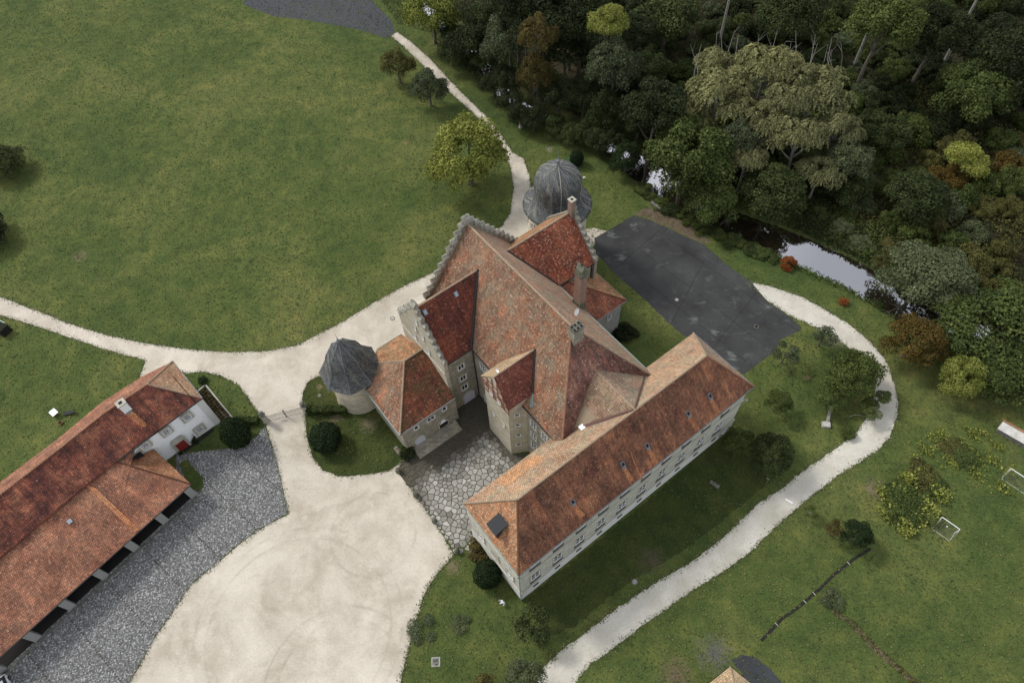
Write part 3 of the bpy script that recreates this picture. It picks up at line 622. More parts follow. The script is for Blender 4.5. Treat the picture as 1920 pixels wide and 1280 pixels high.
# ------------------------------------------------------------------ long wing
ZE, ZR = 12.9, 19.1
w0 = L(0, 0)
LW_ = Thing('long_wing', 'long three-storey sandstone palace wing under a hipped brown and orange tiled roof', 'castle wing', w0)
A0, A1, B0, B1 = .1, 41.0, .05, 11.1
block_walls(LW_, [L(A0, B0), L(A1, B0), L(A1, B1), L(A0, B1)], 0, ZE - .1, M['stone_wing'])
S, E_, W_, N_ = L(-.13, -.2, ZE), L(41.9, -.2, ZE), L(-.13, 11.48, ZE), L(41.9, 11.48, ZE); R0, R1 = L(4.4, 5.55, ZR), L(36.7, 5.55, ZR)
for nm, poly, mt in (('roof', [S, E_, R1, R0], 'tile_wing_se'), ('roof', [N_, W_, R0, R1], 'tile_wing_nw'), ('roof', [W_, S, R0], 'tile_wing_sw'), ('roof', [E_, N_, R1], 'tile_green')):
    m = MB(); m.roof([poly], .2); o = LW_.part(nm, m, M[mt], True)
    o['label'] = {'tile_wing_se': 'brown weathered south-east roof slope', 'tile_wing_nw': 'pale ochre north-west roof slope', 'tile_wing_sw': 'bright orange hip slope', 'tile_green': 'greenish grey hip slope'}[mt]
for a, b, mt in ((R0, R1, 'ridge'), (R0, S, 'tile_wing_sw'), (R0, W_, 'ridge'), (R1, E_, 'ridge_red'), (R1, N_, 'ridge')): ridge_caps(LW_, a, b, M[mt], .15)
for z, hh, pr in ((9.35, .2, .14), (3.25, .28, .2)):   # string courses and cornice
    m = MB(); m.box(L((A0 + A1) / 2, B0 - pr / 2, z), (A1 - A0 + 2 * pr, pr, hh), LU); m.box(L(A0 - pr / 2, (B0 + B1) / 2, z), (pr, B1 - B0, hh), LU); m.box(L(A1 + pr / 2, (B0 + B1) / 2, z), (pr, B1 - B0, hh), LU); LW_.part('string_course', m, M['stone_trim'])
m = MB(); m.box(L((A0 + A1) / 2, B0 - .06, 0), (A1 - A0 + .24, .12, 3.2), LU); m.box(L(A0 - .06, (B0 + B1) / 2, 0), (.12, B1 - B0, 3.2), LU); LW_.part('plinth', m, M['plinth'])
for a, b in ((S, E_), (W_, S), (E_, N_)):
    d_ = (b - a) / np.linalg.norm(b - a); o_ = np.array([d_[1], -d_[0], 0]); m = MB(); m.tube([a + o_ * .05 - (0, 0, .06), b + o_ * .05 - (0, 0, .06)], .07, 6); LW_.part('gutter', m, M['copper'] if a is W_ else M['lead'])
pil = []
for k in range(10):
    a = 2.57 + 3.83 * k
    for z, hh in ((5.0, 2.25), (11.05, 1.55)):
        window(LW_, L(a, B0, z), -LV, 1.45, hh, (2, 2), .2)
        m = MB(); m.box((0, .05, 0), (1.75, .12, 1.0)); LW_.inst('apron_panel', _wc.setdefault('apron', mesh_data('apron_panel', m.v, m.f, M['apron'])), L(a, B0, z - 1.14), TH + math.pi)
    m = MB(); m.box((0, .03, 0), (.9, .07, .55)); LW_.inst('cellar_window', _wc.setdefault('cellar', mesh_data('cellar_window', m.v, m.f, M['dark'])), L(a, B0 - .12, 1.7), TH + math.pi)
    if k < 9:
        m = MB(); m.box((0, .03, 0), (2.0, .05, 3.4)); LW_.inst('wall_panel', _wc.setdefault('wpan', mesh_data('wall_panel', m.v, m.f, M['stone_wing'], True)), L(a + 1.915, B0, 4.3), TH + math.pi)
for b_ in (2.2, 8.6):
    for z, hh in ((5.0, 2.25), (11.05, 1.55)): window(LW_, L(A0, b_, z), -LU, 1.4, hh, (2, 2), .2)
for b_ in (5.4,):
    m = MB(); m.box(L(A0 - .04, b_, 4.6), (.08, 1.7, 3.0), LU); LW_.part('blind_window', m, M['stone_trim'])
# roof plane helpers
nSE = np.cross(E_ - S, R0 - S); nSE /= np.linalg.norm(nSE); nSW = np.cross(S - W_, R0 - W_); nSW /= np.linalg.norm(nSW)
nNW = np.cross(W_ - N_, R0 - N_); nNW /= np.linalg.norm(nNW)
def plane_axes(n):
    t = np.cross((0, 0, 1), n); t /= np.linalg.norm(t); return t, np.cross(n, t)
def patch(T, quad_px, p0, n, mat, name='replaced_tiles', lift=.03, parent=None):
    pts = [hit(x, y, p0, n) + n * lift for x, y in quad_px]; m = MB(); m.prism(pts, -n * .025); return T.part(name, m, mat, True, parent=parent)
for (x, y), (ex, ey) in (((1073, 941), (1092, 968)), ((1167, 871), (1184, 902)), ((1212, 836), (1229, 867)), ((1289, 776), (1308, 808)), ((1330, 743), (1347, 775))):
    p = hit(x, y, S, nSE); t_, v_ = plane_axes(nSE); m = MB()
    m.prism([p + t_ * sx * .26 + v_ * sv for sx, sv in ((-1, -.45), (1, -.45), (1, .45), (-1, .45))], nSE * .28); o = LW_.part('roof_vent', m, M['lead'])
    m = MB(); m.prism([p + nSE * .285 + t_ * sx * .17 + v_ * sv for sx, sv in ((-1, -.1), (1, -.1), (1, .4), (-1, .4))], nSE * .01); LW_.part('vent_opening', m, M['dark'], parent=o)
    q = hit(ex, ey, S, nSE); m = MB(); pts = []
    for s_, w_ in ((-1, .3), (1, .3)): pts.append(p - v_ * .45 + t_ * s_ * w_ + nSE * .03)
    m.prism([pts[0], pts[1], q + t_ * .42 + nSE * .03, q - t_ * .30 + nSE * .03], -nSE * .02); o = LW_.part('replaced_tiles', m, M['tile_new'], True)
m = MB(); pts = [hit(x, y, S, nSE) for x, y in ((1170, 810), (1172, 818), (1190, 866), (1206, 900), (1200, 897), (1188, 866))]; m.prism([p + nSE * .03 for p in pts], -nSE * .02); LW_.part('replaced_tiles', m, M['tile_new'], True)
patch(LW_, [(930, 903), (978, 866), (1006, 852), (1020, 862), (990, 880), (952, 912)], W_, nNW, M['tile_new2'])
patch(LW_, [(936, 1000), (941, 1003), (928, 1022), (921, 1015)], S, nSW, M['tile_new'])
for px_ in ((880, 938, 920, 934), (945, 930, 960, 905)):
    pass
# lead clad dormer on the hip
dm = hit(936, 985, S, nSW); t_, v_ = plane_axes(nSW); hz = np.array([v_[0], v_[1], 0]); hz /= np.linalg.norm(hz)
c_ = dm; m = MB()
f0, f1 = c_ - hz * 1.0 - t_ * .8, c_ - hz * 1.0 + t_ * .8; top = c_[2] + .75
b0_, b1_ = c_ + hz * .75 - t_ * .8, c_ + hz * .75 + t_ * .8
def zz_(p, z): return np.array([p[0], p[1], z])
zb = c_[2] - 1.1
m.prism([zz_(f0, zb), zz_(f1, zb), zz_(f1, top), zz_(f0, top)], hz * 1.7)
o = LW_.part('dormer', m, M['slate']); m = MB()
m.roof([[zz_(f0 - t_ * .15 - hz * .25, top + .0), zz_(f1 + t_ * .15 - hz * .25, top + .0), zz_(b1_ + t_ * .15, top + .55), zz_(b0_ - t_ * .15, top + .55)]], .1); LW_.part('dormer_roof', m, M['slate'], parent=o)
m = MB(); cc_ = (f0 + f1) / 2; m.box(zz_(cc_ - hz * .03, top - .75), (1.1, .04, .6), t_); LW_.part('shutter', m, M['white'], parent=o)
dp = L(A0 - .15, B0 - .15, 0); m = MB(); m.tube([dp, dp + (0, 0, ZE - .3)], .07, 6); m.box(dp + (0, 0, ZE - 1.3), (.35, .35, .8)); LW_.part('downpipe', m, M['copper'])

# ------------------------------------------------------------------ main house with the stepped gable
MH = Thing('main_house', 'tall sandstone castle house with huge steep red tiled roof and stepped gable', 'castle', L(23, 26))
MA0, MA1, MB0, MB1, MZ, MR, ma = 14.4, 31.6, 9.0, 41.0, 14.0, 25.0, 23.0
block_walls(MH, [L(MA0 + .15, 10.9), L(MA1 - .15, 10.9), L(MA1 - .15, MB1 - .3), L(MA0 + .15, MB1 - .3)], 0, MZ - .1, M['stone_grey'])
Sw, Se, Nw, Ne = L(MA0, MB0, MZ), L(MA1, MB0, MZ), L(MA0, MB1, MZ), L(MA1, MB1, MZ); Ra, Rb = L(ma, MB1, MR), L(ma, 17.7, MR)
for poly, mt, lb in (([Nw, Sw, Rb, Ra], 'tile_red', 'weathered red south-west slope'), ([Se, Ne, Ra, Rb], 'tile_pale', 'pale pink north-east slope'), ([Sw, Se, Rb], 'tile_dark', 'dark south-east hip slope')):
    m = MB(); m.roof([poly], .2); o = MH.part('roof', m, M[mt if mt != 'tile_dark' else 'tile_hipdark'], True); o['label'] = lb
ridge_caps(MH, Ra, Rb, M['ridge'], .17); ridge_caps(MH, Rb, Sw + (0, 0, .05), M['ridge_red'], .16); ridge_caps(MH, Rb, Se + (0, 0, .05), M['ridge'], .16)
gable(MH, MB1, MA0, MA1, MZ, MR, 'b', .75, 'stone_grey', 10)
for a_, b_ in ((24.2, 2), (26.7, 2)): pass
m = MB(); m.tube([L(MA1 + .05, 10.9, MZ - .05), L(MA1 + .05, 30, MZ - .05)], .11, 6); MH.part('gutter', m, M['copper'])
m = MB(); m.tube([L(MA0 - .08, 11.4, MZ - .1), L(MA0 - .08, 29.2, MZ - .1)], .09, 6); MH.part('gutter', m, M['darkmetal'])
# south-west wall: windows and the arched door
for b_ in (12.8, 15.2):
    for z in (3.4, 6.8, 10.2): window(MH, L(MA0 + .15, b_, z), -LU, 1.25, 1.9, (2, 2), .22)
window(MH, L(MA0 + .15, 27.2, 10.5), -LU, 1.2, 1.7, (2, 2), .2); window(MH, L(MA0 + .15, 25.6, 10.5), -LU, 1.2, 1.7, (2, 2), .2)
window(MH, L(MA0 + .15, 26.6, 5.2), -LU, .6, .9, (1, 1), .14); window(MH, L(MA0 + .15, 25.4, 5.2), -LU, .6, .9, (1, 1), .14)
arch_door(MH, L(MA0 + .15, 26.8, 0), -LU, 1.9, 3.0, M['lilac'])
pq = L(MA0 + .02, 29.25, 0); m = MB(); m.tube([pq, pq + (0, 0, MZ)], .09, 6); MH.part('downpipe', m, M['darkmetal'])
# ridge chimney, big chimney
CH = Thing('chimney', 'broad stone chimney stack with several flues on the ridge end', 'chimney', L(22.9, 16.7, 21))
m = MB(); m.box(L(22.9, 16.7, 20.5), (1.6, 1.15, 5.3), LU); CH.part('stack', m, M['stone_grey'], True)
m = MB(); m.box(L(22.9, 16.7, 25.802), (1.75, 1.3, .2), LU); CH.part('cap', m, M['stone_dark'])
for da in (-.55, 0, .55):
    for db in (-.3, .3):
        m = MB(); m.box(L(22.9 + da, 16.7 + db, 26.024), (.34, .36, .03), LU); CH.part('flue', m, M['dark'])
        m = MB()
        for s_ in (-1, 1): m.box(L(22.9 + da + s_ * .24, 16.7 + db, 26.024), (.1, .58, .16), LU); 
        CH.part('flue_rim', m, M['stone_dark'])
CH = Thing('chimney', 'tall mossy brick chimney rising above the castle eaves beside the small annex', 'chimney', L(31.4, 25.2, 12))
m = MB(); m.box(L(31.4, 25.2, 11.5), (1.5, 1.9, 4.2), LU, taper=.86); CH.part('base', m, M['mossstone'])
m = MB(); m.box(L(31.4, 25.2, 15.6), (1.15, 1.45, 6.2), LU); CH.part('stack', m, M['brick'], True)
m = MB(); m.box(L(31.4, 25.2, 21.8), (1.45, 1.75, .25), LU); m.box(L(31.4, 25.2, 22.05), (1.3, 1.6, 1.1), LU, taper=.8); m.prism([L(30.9, 24.5, 23.15), L(31.9, 24.5, 23.15), L(31.4, 24.7, 23.75)], LV * 1.3); CH.part('cap', m, M['mossstone'])
m = MB(); m.box(L(31.4, 25.2, 23.76), (.3, .3, .04), LU); CH.part('flue', m, M['dark'])
# satellite dishes
def dish(p, az, label, r=.55):
    T = Thing('satellite_dish', label, 'satellite dish', p); d = np.array([math.cos(az), math.sin(az), .35]); d /= np.linalg.norm(d); t_ = np.cross((0, 0, 1), d); t_ /= np.linalg.norm(t_); v_ = np.cross(d, t_)
    m = MB(); vs = [p + np.array((0, 0, 1.1))]; c0 = p + np.array((0, 0, 1.1))
    for k, (rr_, dep) in enumerate(((.5, .05), (1, .16))):
        for i in range(12): a = i * math.pi / 6; vs.append(c0 + (t_ * math.cos(a) + v_ * math.sin(a)) * r * rr_ + d * dep)
    fs = [(0, 1 + i, 1 + (i + 1) % 12) for i in range(12)] + [(1 + i, 13 + i, 13 + (i + 1) % 12, 1 + (i + 1) % 12) for i in range(12)]; m.add(vs, fs); T.part('reflector', m, M['white'])
    m = MB(); m.tube([p - (0, 0, .3), p + (0, 0, 1.0)], .04, 6); m.tube([c0 - v_ * r * .9, c0 + d * .6], .025, 4); T.part('mast', m, M['lead']); return T
mnE = np.cross(Ne - Se, Rb - Se); mnE /= np.linalg.norm(mnE)
dish(hit(1079, 593, Se, mnE), TH - 1.3, 'pale grey satellite dish on the pink roof slope near the ridge chimney')

# ------------------------------------------------------------------ west cross house (stepped gable over the gate wing)
XH = Thing('cross_house', 'castle cross house with dark red roof and pale stepped gable above the gate wing', 'castle wing', L(12, 35))
XA, XB0, XB1, XZ, XR = 9.7, 29.4, 41.0, 14.0, 21.8; xm = (XB0 + XB1) / 2
block_walls(XH, [L(XA, XB0 + .1), L(MA0 + .1, XB0 + .1), L(MA0 + .1, XB1 - .1), L(XA, XB1 - .1)], 0, XZ - .1, M['stone_grey'])
ai = MA0 + (XR - MZ) / (MR - MZ) * (ma - MA0)
for poly, mt, lb in (([L(XA, XB0, XZ), L(MA0, XB0, XZ), L(ai, xm, XR), L(XA, xm, XR)], 'tile_dark', 'dark red slope facing the court'), ([L(MA0, XB1, XZ), L(XA, XB1, XZ), L(XA, xm, XR), L(ai, xm, XR)], 'tile_gate_nw', 'orange slope facing the meadow')):
    m = MB(); m.roof([poly], .2); o = XH.part('roof', m, M[mt], True); o['label'] = lb
ridge_caps(XH, L(XA, xm, XR), L(ai, xm, XR), M['ridge'], .15)
m = MB(); m.tube([L(MA0 - .1, XB0 - .1, XZ + .15), L(ai, xm, XR + .1)], .2, 6); XH.part('valley', m, M['darkmetal'])
m = MB(); m.tube([L(XA + .4, XB0 - .08, XZ - .12), L(MA0 - .05, XB0 - .08, XZ - .12)], .09, 6); XH.part('gutter', m, M['darkmetal'])
gable(XH, XA, XB0, XB1, XZ, XR, 'a', .6, 'stone_pale', 8)
m = MB(); m.box(L(XA - .38, xm, 11.9), (.18, XB1 - XB0, .18), LU); XH.part('string_course', m, M['stone_trim'])
for b_, z in ((33.4, 12.6), (37.0, 12.6), (34.2, 15.6), (36.2, 15.6), (35.2, 18.3)): window(XH, L(XA - .3, b_, z), -LU, .7, 1.2, (1, 2), .12)
for z in (10.3, 7.1, 4.3): window(XH, L(12.2, XB0 + .1, z), -LV, 1.15, 1.35, (2, 1), .2)
arch_door(XH, L(12.7, XB0 + .1, 0), -LV, 1.9, 3.0, M['lilac'])
nXH = np.cross(L(MA0, XB0, XZ) - L(XA, XB0, XZ), L(XA, xm, XR) - L(XA, XB0, XZ)); nXH /= np.linalg.norm(nXH)
for x, y in ((797, 585), (855, 551)):
    p = hit(x, y, L(XA, XB0, XZ), nXH); t_, v_ = plane_axes(nXH); m = MB(); m.prism([p + t_ * sx * .3 + v_ * sv for sx, sv in ((-1, -.42), (1, -.42), (1, .42), (-1, .42))], nXH * .12); o = XH.part('skylight', m, M['lead'])
    m = MB(); m.prism([p + nXH * .125 + t_ * sx * .22 + v_ * sv for sx, sv in ((-1, -.33), (1, -.33), (1, .33), (-1, .33))], nXH * .01); XH.part('pane', m, M['skyglass'], parent=o)
# ------------------------------------------------------------------ gate wing
GW = Thing('gate_wing', 'low stone gate wing with mossy red hipped roof beside the round slate tower', 'castle wing', L(4, 34))
gz, gr = 7.2, 12.0
gp = [L(-.1, 28.0), L(9.5, 28.0), L(9.5, 42.3), L(4.8, 42.3), L(-.1, 37.3)]
block_walls(GW, gp, 0, gz - .08, M['stone_grey'])
C_, D_, T_, A_g, B_g = L(-.5, 27.7, gz), L(XA - .3, 27.7, gz), L(XA - .3, 42.6, gz), L(4.75, 42.6, gz), L(-.5, 37.3, gz); F1_ = L(3.0, 40.8, gz); K1, K2 = L(6.0, 35.1, gr), L(XA - .3, 35.1, gr)
for polys, mt, lb in (([[C_, D_, K2, K1]], 'tile_dark', 'dark mossy slope facing the court'), ([[K1, F1_, B_g], [K1, B_g, C_]], 'tile_red', 'lichen speckled red slope above the lawn'), ([[K1, K2, T_, A_g], [K1, A_g, F1_]], 'tile_gate_nw', 'orange slope facing the road')):
    m = MB(); m.roof(polys, .18); o = GW.part('roof', m, M[mt if mt != 'tile_dark' else 'tile_gate_se'], True); o['label'] = lb
for a, b in ((K1, K2), (K1, C_), (K1, F1_)): ridge_caps(GW, a, b, M['ridge'], .15)
for a, b, mt in ((C_, B_g, 'copper'), (B_g, A_g, 'copper'), (A_g, T_, 'darkmetal'), (C_, D_, 'lead')):
    d_ = (b - a) / np.linalg.norm(b - a); m = MB(); m.tube([a - (0, 0, .1), b - (0, 0, .1)], .13, 6); GW.part('gutter', m, M[mt])
for a_ in (2.3, 7.4): window(GW, L(a_, 28.0, 5.2), -LV, .8, 1.0, (1, 1), .18)
window(GW, L(4.9, 28.0, 5.0), -LV, 1.4, 1.0, (2, 1), .2)
arch_door(GW, L(2.3, 28.0, .6), -LV, 1.6, 2.0, M['lilac']); o = arch_door(GW, L(6.7, 28.0, .9), -LV, 1.5, 2.0, M['dark'], 'niche')
m = MB(); m.prism([L(6.0, 27.9, 2.2), L(7.4, 27.9, 2.2), L(6.7, 27.9, 3.1)], -LV * .08); GW.part('niche_hood', m, M['white'])
m = MB(); m.box(L(4.7, 26.9, 0), (8.0, 1.9, .35), LU); m.box(L(4.7, 27.5, 0), (8.0, .9, .6), LU); GW.part('terrace', m, M['stone_grey'], True)

# ------------------------------------------------------------------ polygonal slate tower
ct = L(-.4, 41.9); PT = Thing('slate_tower', 'round stone tower with faceted dark slate roof standing at the gate wing corner', 'tower', ct)
m = MB(); m.lathe([(3.95, 0), (3.8, .6), (3.7, 3), (3.65, 7.8)], ct, 28)
def lathe_uv(o_me, c, r):
    ul = o_me.uv_layers.new(name='UVMap') if not o_me.uv_layers else o_me.uv_layers[0]
    for p in o_me.polygons:
        a0 = math.atan2(p.center[1], p.center[0])
        for li in p.loop_indices:
            v = o_me.vertices[o_me.loops[li].vertex_index].co; a = math.atan2(v[1], v[0]); a = a0 + ((a - a0 + math.pi) % (2 * math.pi) - math.pi); rr_ = math.hypot(v[0], v[1])
            ul.data[li].uv = (a * max(r * .6, .5 * (r + rr_)), v[2] + (r - rr_) * .7)
o = PT.part('wall', m, M['stone_pale2']); lathe_uv(o.data, ct, 3.7); o.data.polygons.foreach_set('use_smooth', [True] * len(o.data.polygons))
prof = [(4.85, 7.75), (4.25, 8.4), (3.6, 9.4), (3.15, 10.5), (2.9, 11.5), (2.5, 12.5), (1.75, 13.4), (.9, 14.2), (.4, 14.9), (.12, 15.6)]
m = MB(); m.lathe([(4.6, 7.6)] + prof, ct, 8, a0=R_(5 - 0)); o = PT.part('roof', m, M['slate'], True); lathe_uv(o.data, ct, 3.0)
for k in range(8):
    t_ = R_(5 + 45 * k); m = MB(); m.tube([ct + np.array([r * math.cos(t_), r * math.sin(t_), z]) for r, z in prof], .06, 4); PT.part('hip_strip', m, M['lead'])
m = MB(); m.lathe([(.16, 15.2), (.3, 15.5), (.1, 15.8), (.05, 16.2), (.02, 17.2)], ct, 8); PT.part('finial', m, M['lead'])
# ------------------------------------------------------------------ round tower with bell roof
cr = L(43.9, 45.2); RT = Thing('bell_tower', 'round tower with big bell-shaped slate dome behind the castle', 'tower', cr)
m = MB(); m.lathe([(5.4, 0), (5.15, 3), (5.1, 12)], cr, 32); o = RT.part('wall', m, M['stone_pale2']); lathe_uv(o.data, cr, 5.1); o.data.polygons.foreach_set('use_smooth', [True] * len(o.data.polygons))
prof = [(6.0, 11.95), (5.5, 12.25), (4.75, 12.8), (4.2, 13.5), (3.92, 14.3), (3.85, 15.3), (4.0, 16.4), (3.98, 17.2), (3.75, 18.1), (3.25, 18.9), (2.45, 19.5), (1.5, 19.95), (.75, 20.2), (.35, 20.5), (.16, 21.0)]
m = MB(); m.lathe([(5.7, 11.8)] + prof, cr, 32, a0=.05); o = RT.part('roof', m, M['slate'], True); lathe_uv(o.data, cr, 3.8); o.data.polygons.foreach_set('use_smooth', [True] * len(o.data.polygons))
for k in range(16):
    t_ = .05 + math.pi * k / 8; m = MB(); m.tube([cr + np.array([(r + .01) * math.cos(t_), (r + .01) * math.sin(t_), z]) for r, z in prof], .045, 4); RT.part('seam_strip', m, M['lead'] if k % 3 else M['stone_trim'])
m = MB(); m.lathe([(.18, 20.9), (.32, 21.3), (.34, 21.6), (.1, 21.9), (.04, 22.4), (.02, 24.0)], cr, 8); RT.part('finial', m, M['lead'])
for k in range(5):
    t_ = math.pi + k * .5; window(RT, cr + np.array([5.12 * math.cos(t_), 5.12 * math.sin(t_), 8.5]), np.array([math.cos(t_), math.sin(t_), 0]), .9, 1.5, (1, 2), .15)
# ------------------------------------------------------------------ north-east cross house
NH = Thing('north_house', 'castle side house with bright red mossy roof and stepped gable next to the bell tower', 'castle wing', L(35, 36))
NA, NB0, NB1, NZ, NR = 39.2, 30.3, 42.1, 13.8, 20.5; nm_ = (NB0 + NB1) / 2
block_walls(NH, [L(MA1 - 1, NB0 + .2), L(NA, NB0 + .2), L(NA, NB1 - .2), L(MA1 - 1, NB1 - .2)], 0, NZ - .1, M['stone_grey'])
ni = MA1 - (NR - MZ) / (MR - MZ) * (MA1 - ma)
for poly, mt, lb in (([L(NA, NB0, NZ), L(MA1, NB0, NZ), L(ni, nm_, NR), L(NA, nm_, NR)], 'tile_bright', 'bright red slope with pale lichen'), ([L(MA1, NB1, NZ), L(NA, NB1, NZ), L(NA, nm_, NR), L(ni, nm_, NR)], 'tile_gate_nw', 'orange slope facing the meadow')):
    if mt == 'tile_bright': poly = [poly[1], poly[0], poly[3], poly[2]]
    m = MB(); m.roof([poly], .2); o = NH.part('roof', m, M[mt], True); o['label'] = lb
ridge_caps(NH, L(ni, nm_, NR), L(NA, nm_, NR), M['ridge'], .17)
m = MB(); m.tube([L(MA1, NB0, NZ + .3), L(ni, nm_, NR + .1)], .17, 6); NH.part('valley', m, M['darkmetal'])
m = MB(); m.tube([L(MA1 + .4, NB0 - .08, NZ - .12), L(NA - .05, NB0 - .08, NZ - .12)], .1, 6); NH.part('gutter', m, M['darkmetal'])
gable(NH, NA, NB0, NB1, NZ, NR, 'a', .6, 'stone_grey', 8, sides=(-1,))
m = MB(); m.tube([L(33.5, NB0 + 1.2, NZ + 1.8), L(37.5, NB0 + 1.2, NZ + 1.8)], .06, 4); NH.part('snow_rail', m, M['darkmetal'])
pq = L(NA - .6, NB0 + .1, 0); m = MB(); m.tube([pq, pq + (0, 0, NZ)], .09, 6); NH.part('downpipe', m, M['darkmetal'])
CH = Thing('chimney', 'slim red brick chimney at the gable top in front of the bell dome', 'chimney', L(39.0, 36.1, 19.5))
m = MB(); m.box(L(38.8, 36.0, 19.3), (.85, .85, 3.9), LU); CH.part('stack', m, M['brick'], True)
m = MB(); m.box(L(38.8, 36.0, 23.202), (1.0, 1.0, .18), LU); CH.part('cap', m, M['stone_trim']); m = MB(); m.box(L(38.8, 36.0, 23.384), (.4, .4, .02), LU); CH.part('flue', m, M['dark'])
# ------------------------------------------------------------------ annex on the north-east side
AX = Thing('annex', 'small grey stone annex with hipped red roof beside the asphalt court', 'annex', L(36, 27))
block_walls(AX, [L(MA1 - .5, 24.6), L(40.3, 24.6), L(40.3, 31.8), L(MA1 - .5, 31.8)], 0, 8.6, M['stone_grey2'])
e1_, e2_, e3_, t1_, s1_ = L(40.9, 24.1, 8.7), L(40.9, 32.2, 8.7), L(30.9, 24.1, 8.7), L(33.6, 30.1, 13.4), L(33.6, 32.2, 13.4); s0_ = L(30.9, 30.1, 13.4)
m = MB(); m.roof([[e1_, e2_, s1_, t1_]], .18); o = AX.part('roof', m, M['tile_gate_nw'], True); o['label'] = 'ochre mossy slope facing the asphalt'
m = MB(); m.roof([[e3_, e1_, t1_, s0_]], .18); o = AX.part('roof', m, M['tile_red2'], True); o['label'] = 'dark red slope facing the lawn'
ridge_caps(AX, e1_, t1_, M['tile_new'], .12)
for a, b in ((e1_, e3_), (e1_, e2_)): m = MB(); m.tube([a - (0, 0, .1), b - (0, 0, .1)], .09, 6); AX.part('gutter', m, M['lead'])
window(AX, L(37.8, 24.6, 5.6), -LV, .8, 1.2, (1, 2), .15)
# ------------------------------------------------------------------ half-timbered bay on the court
BY = Thing('stair_bay', 'projecting stone stair bay with timbered top and dark red gable roof over the court', 'bay', L(13, 21))
bz, brz, ba = 16.0, 20.0, 12.25; yb0, yb1 = 17.1, 23.8; ym = (yb0 + yb1) / 2
block_walls(BY, [L(ba, 17.9), L(MA0 + .2, 16.6), L(MA0 + .2, 23.4), L(ba, 23.4)], 0, 13.6, M['stone_pale'])
block_walls(BY, [L(ba - .1, yb0 + .3), L(17.5, yb0 + .3), L(17.5, yb1 - .3), L(ba - .1, yb1 - .3)], 13.602, bz - .1, M['plaster_old'], 'upper_wall')
m = MB(); m.prism([L(ba - .1, yb0 + .3, bz - .1), L(ba - .1, yb1 - .3, bz - .1), L(ba - .1, ym, brz - .25)], LU * .4); BY.part('gable_wall', m, M['plaster_old'], True)
for k in range(6):
    m = MB(); b_ = yb0 + .45 + k * (yb1 - yb0 - .9) / 5; zt = bz + (brz - bz) * (1 - abs(b_ - ym) / ((yb1 - yb0) / 2)) - .45; m.box(L(ba - .15, b_, 13.7), (.1, .18, max(.5, zt - 13.7)), LU); BY.part('timber_post', m, M['timber'])
for z in (13.7, 14.9, 15.9, 17.2):
    hw = (yb1 - yb0) / 2 - .35 if z < 16 else ((brz - z) / (brz - bz)) * (yb1 - yb0) / 2 - .35
    m = MB(); m.box(L(ba - .19, ym, z), (.08, hw * 2, .17), LU); BY.part('timber_beam', m, M['timber'])
for k, (b_, z_) in enumerate(((18.4, 13.9), (20.0, 13.9), (21.6, 13.9))):
    m = MB(); m.tube([L(ba - .17, b_, z_), L(ba - .17, b_ + 1.1, z_ + 1.9)], .08, 4); BY.part('timber_brace', m, M['timber'])
bi = lambda z: MA0 + (z - MZ) / (MR - MZ) * (ma - MA0)
p1, p2, p3, p4 = L(ba - .55, yb0, bz), L(bi(bz), yb0, bz), L(bi(brz), ym, brz), L(ba - .1, ym, brz); q1, q2 = L(ba - .15, yb1, bz), L(bi(bz), yb1, bz)
m = MB(); m.roof([[p1, p2, p3, p4]], .16); o = BY.part('roof', m, M['tile_dark2'], True); o['label'] = 'dark red slope'
m = MB(); m.roof([[q2, q1, p4, p3]], .16); o = BY.part('roof', m, M['tile_ochre'], True); o['label'] = 'narrow ochre slope'
ridge_caps(BY, p4, p3, M['ridge'], .12)
m = MB(); m.tube([p2 + (0, 0, .1), p3 + (0, 0, .1)], .17, 6); BY.part('valley', m, M['darkmetal'])
m = MB(); m.roof([[L(bi(14.2), 16.6, 14.15), p2 + (0, 0, .05), L(bi(bz) + .5, 16.9, bz + .4), L(bi(14.2) + .5, 16.0, 14.9)]], .05); BY.part('valley', m, M['copper'])
cd = (L(MA0 + .2, 16.6) - L(ba, 17.9)); cl = np.linalg.norm(cd); cd /= cl; cn = np.array([cd[1], -cd[0], 0])
for z in (2.6, 5.8, 9.1, 12.1):
    window(BY, L(ba, 17.9, z) + cd * cl * .45, cn, .8, .75, (1, 1), .12)
for b_, z in ((19.2, 12.0), (22.4, 12.4)): pass
for b_ in (19.3, 21.6):
    window(BY, L(ba, b_, 7.2), -LU, .5, .8, (1, 1), .1)
window(BY, L(ba - .2, 19.6, 14.1), -LU, .8, .9, (2, 1), .06); window(BY, L(ba - .2, 21.4, 14.1), -LU, .8, .9, (2, 1), .06)
dish(L(ba + .6, ym - .15, brz + .1), TH + math.pi, 'small white satellite dish at the front of the bay ridge', .3)
# ------------------------------------------------------------------ linking roof between main house and long wing
LR = Thing('link_roof', 'greenish tiled linking roof in the valley between main house and long wing', 'roof', L(23.5, 10, 14))
ka, kz = 23.55, 19.3
kl, kr_ = L(15.6, 9.6, 13.9), L(31.0, 9.6, 14.3); top0, top1 = L(ka, 5.4, kz), L(ka, 14.3, kz)
m = MB(); m.roof([[L(15.6, 5.4, 13.9), top0, top1, L(15.6, 14.3, 13.9)]], .2); o = LR.part('roof', m, M['tile_green2'], True); o['label'] = 'greenish brown western slope'
m = MB(); m.roof([[top0, L(31.2, 5.4, 14.4), L(31.2, 14.3, 14.4), top1]], .2); o = LR.part('roof', m, M['tile_green'], True); o['label'] = 'pale green eastern slope'
ridge_caps(LR, top0, top1, M['ridge'], .13)
nL = np.cross(top0 - L(15.6, 5.4, 13.9), top1 - L(15.6, 5.4, 13.9)); nL /= np.linalg.norm(nL); nL = nL if nL[2] > 0 else -nL
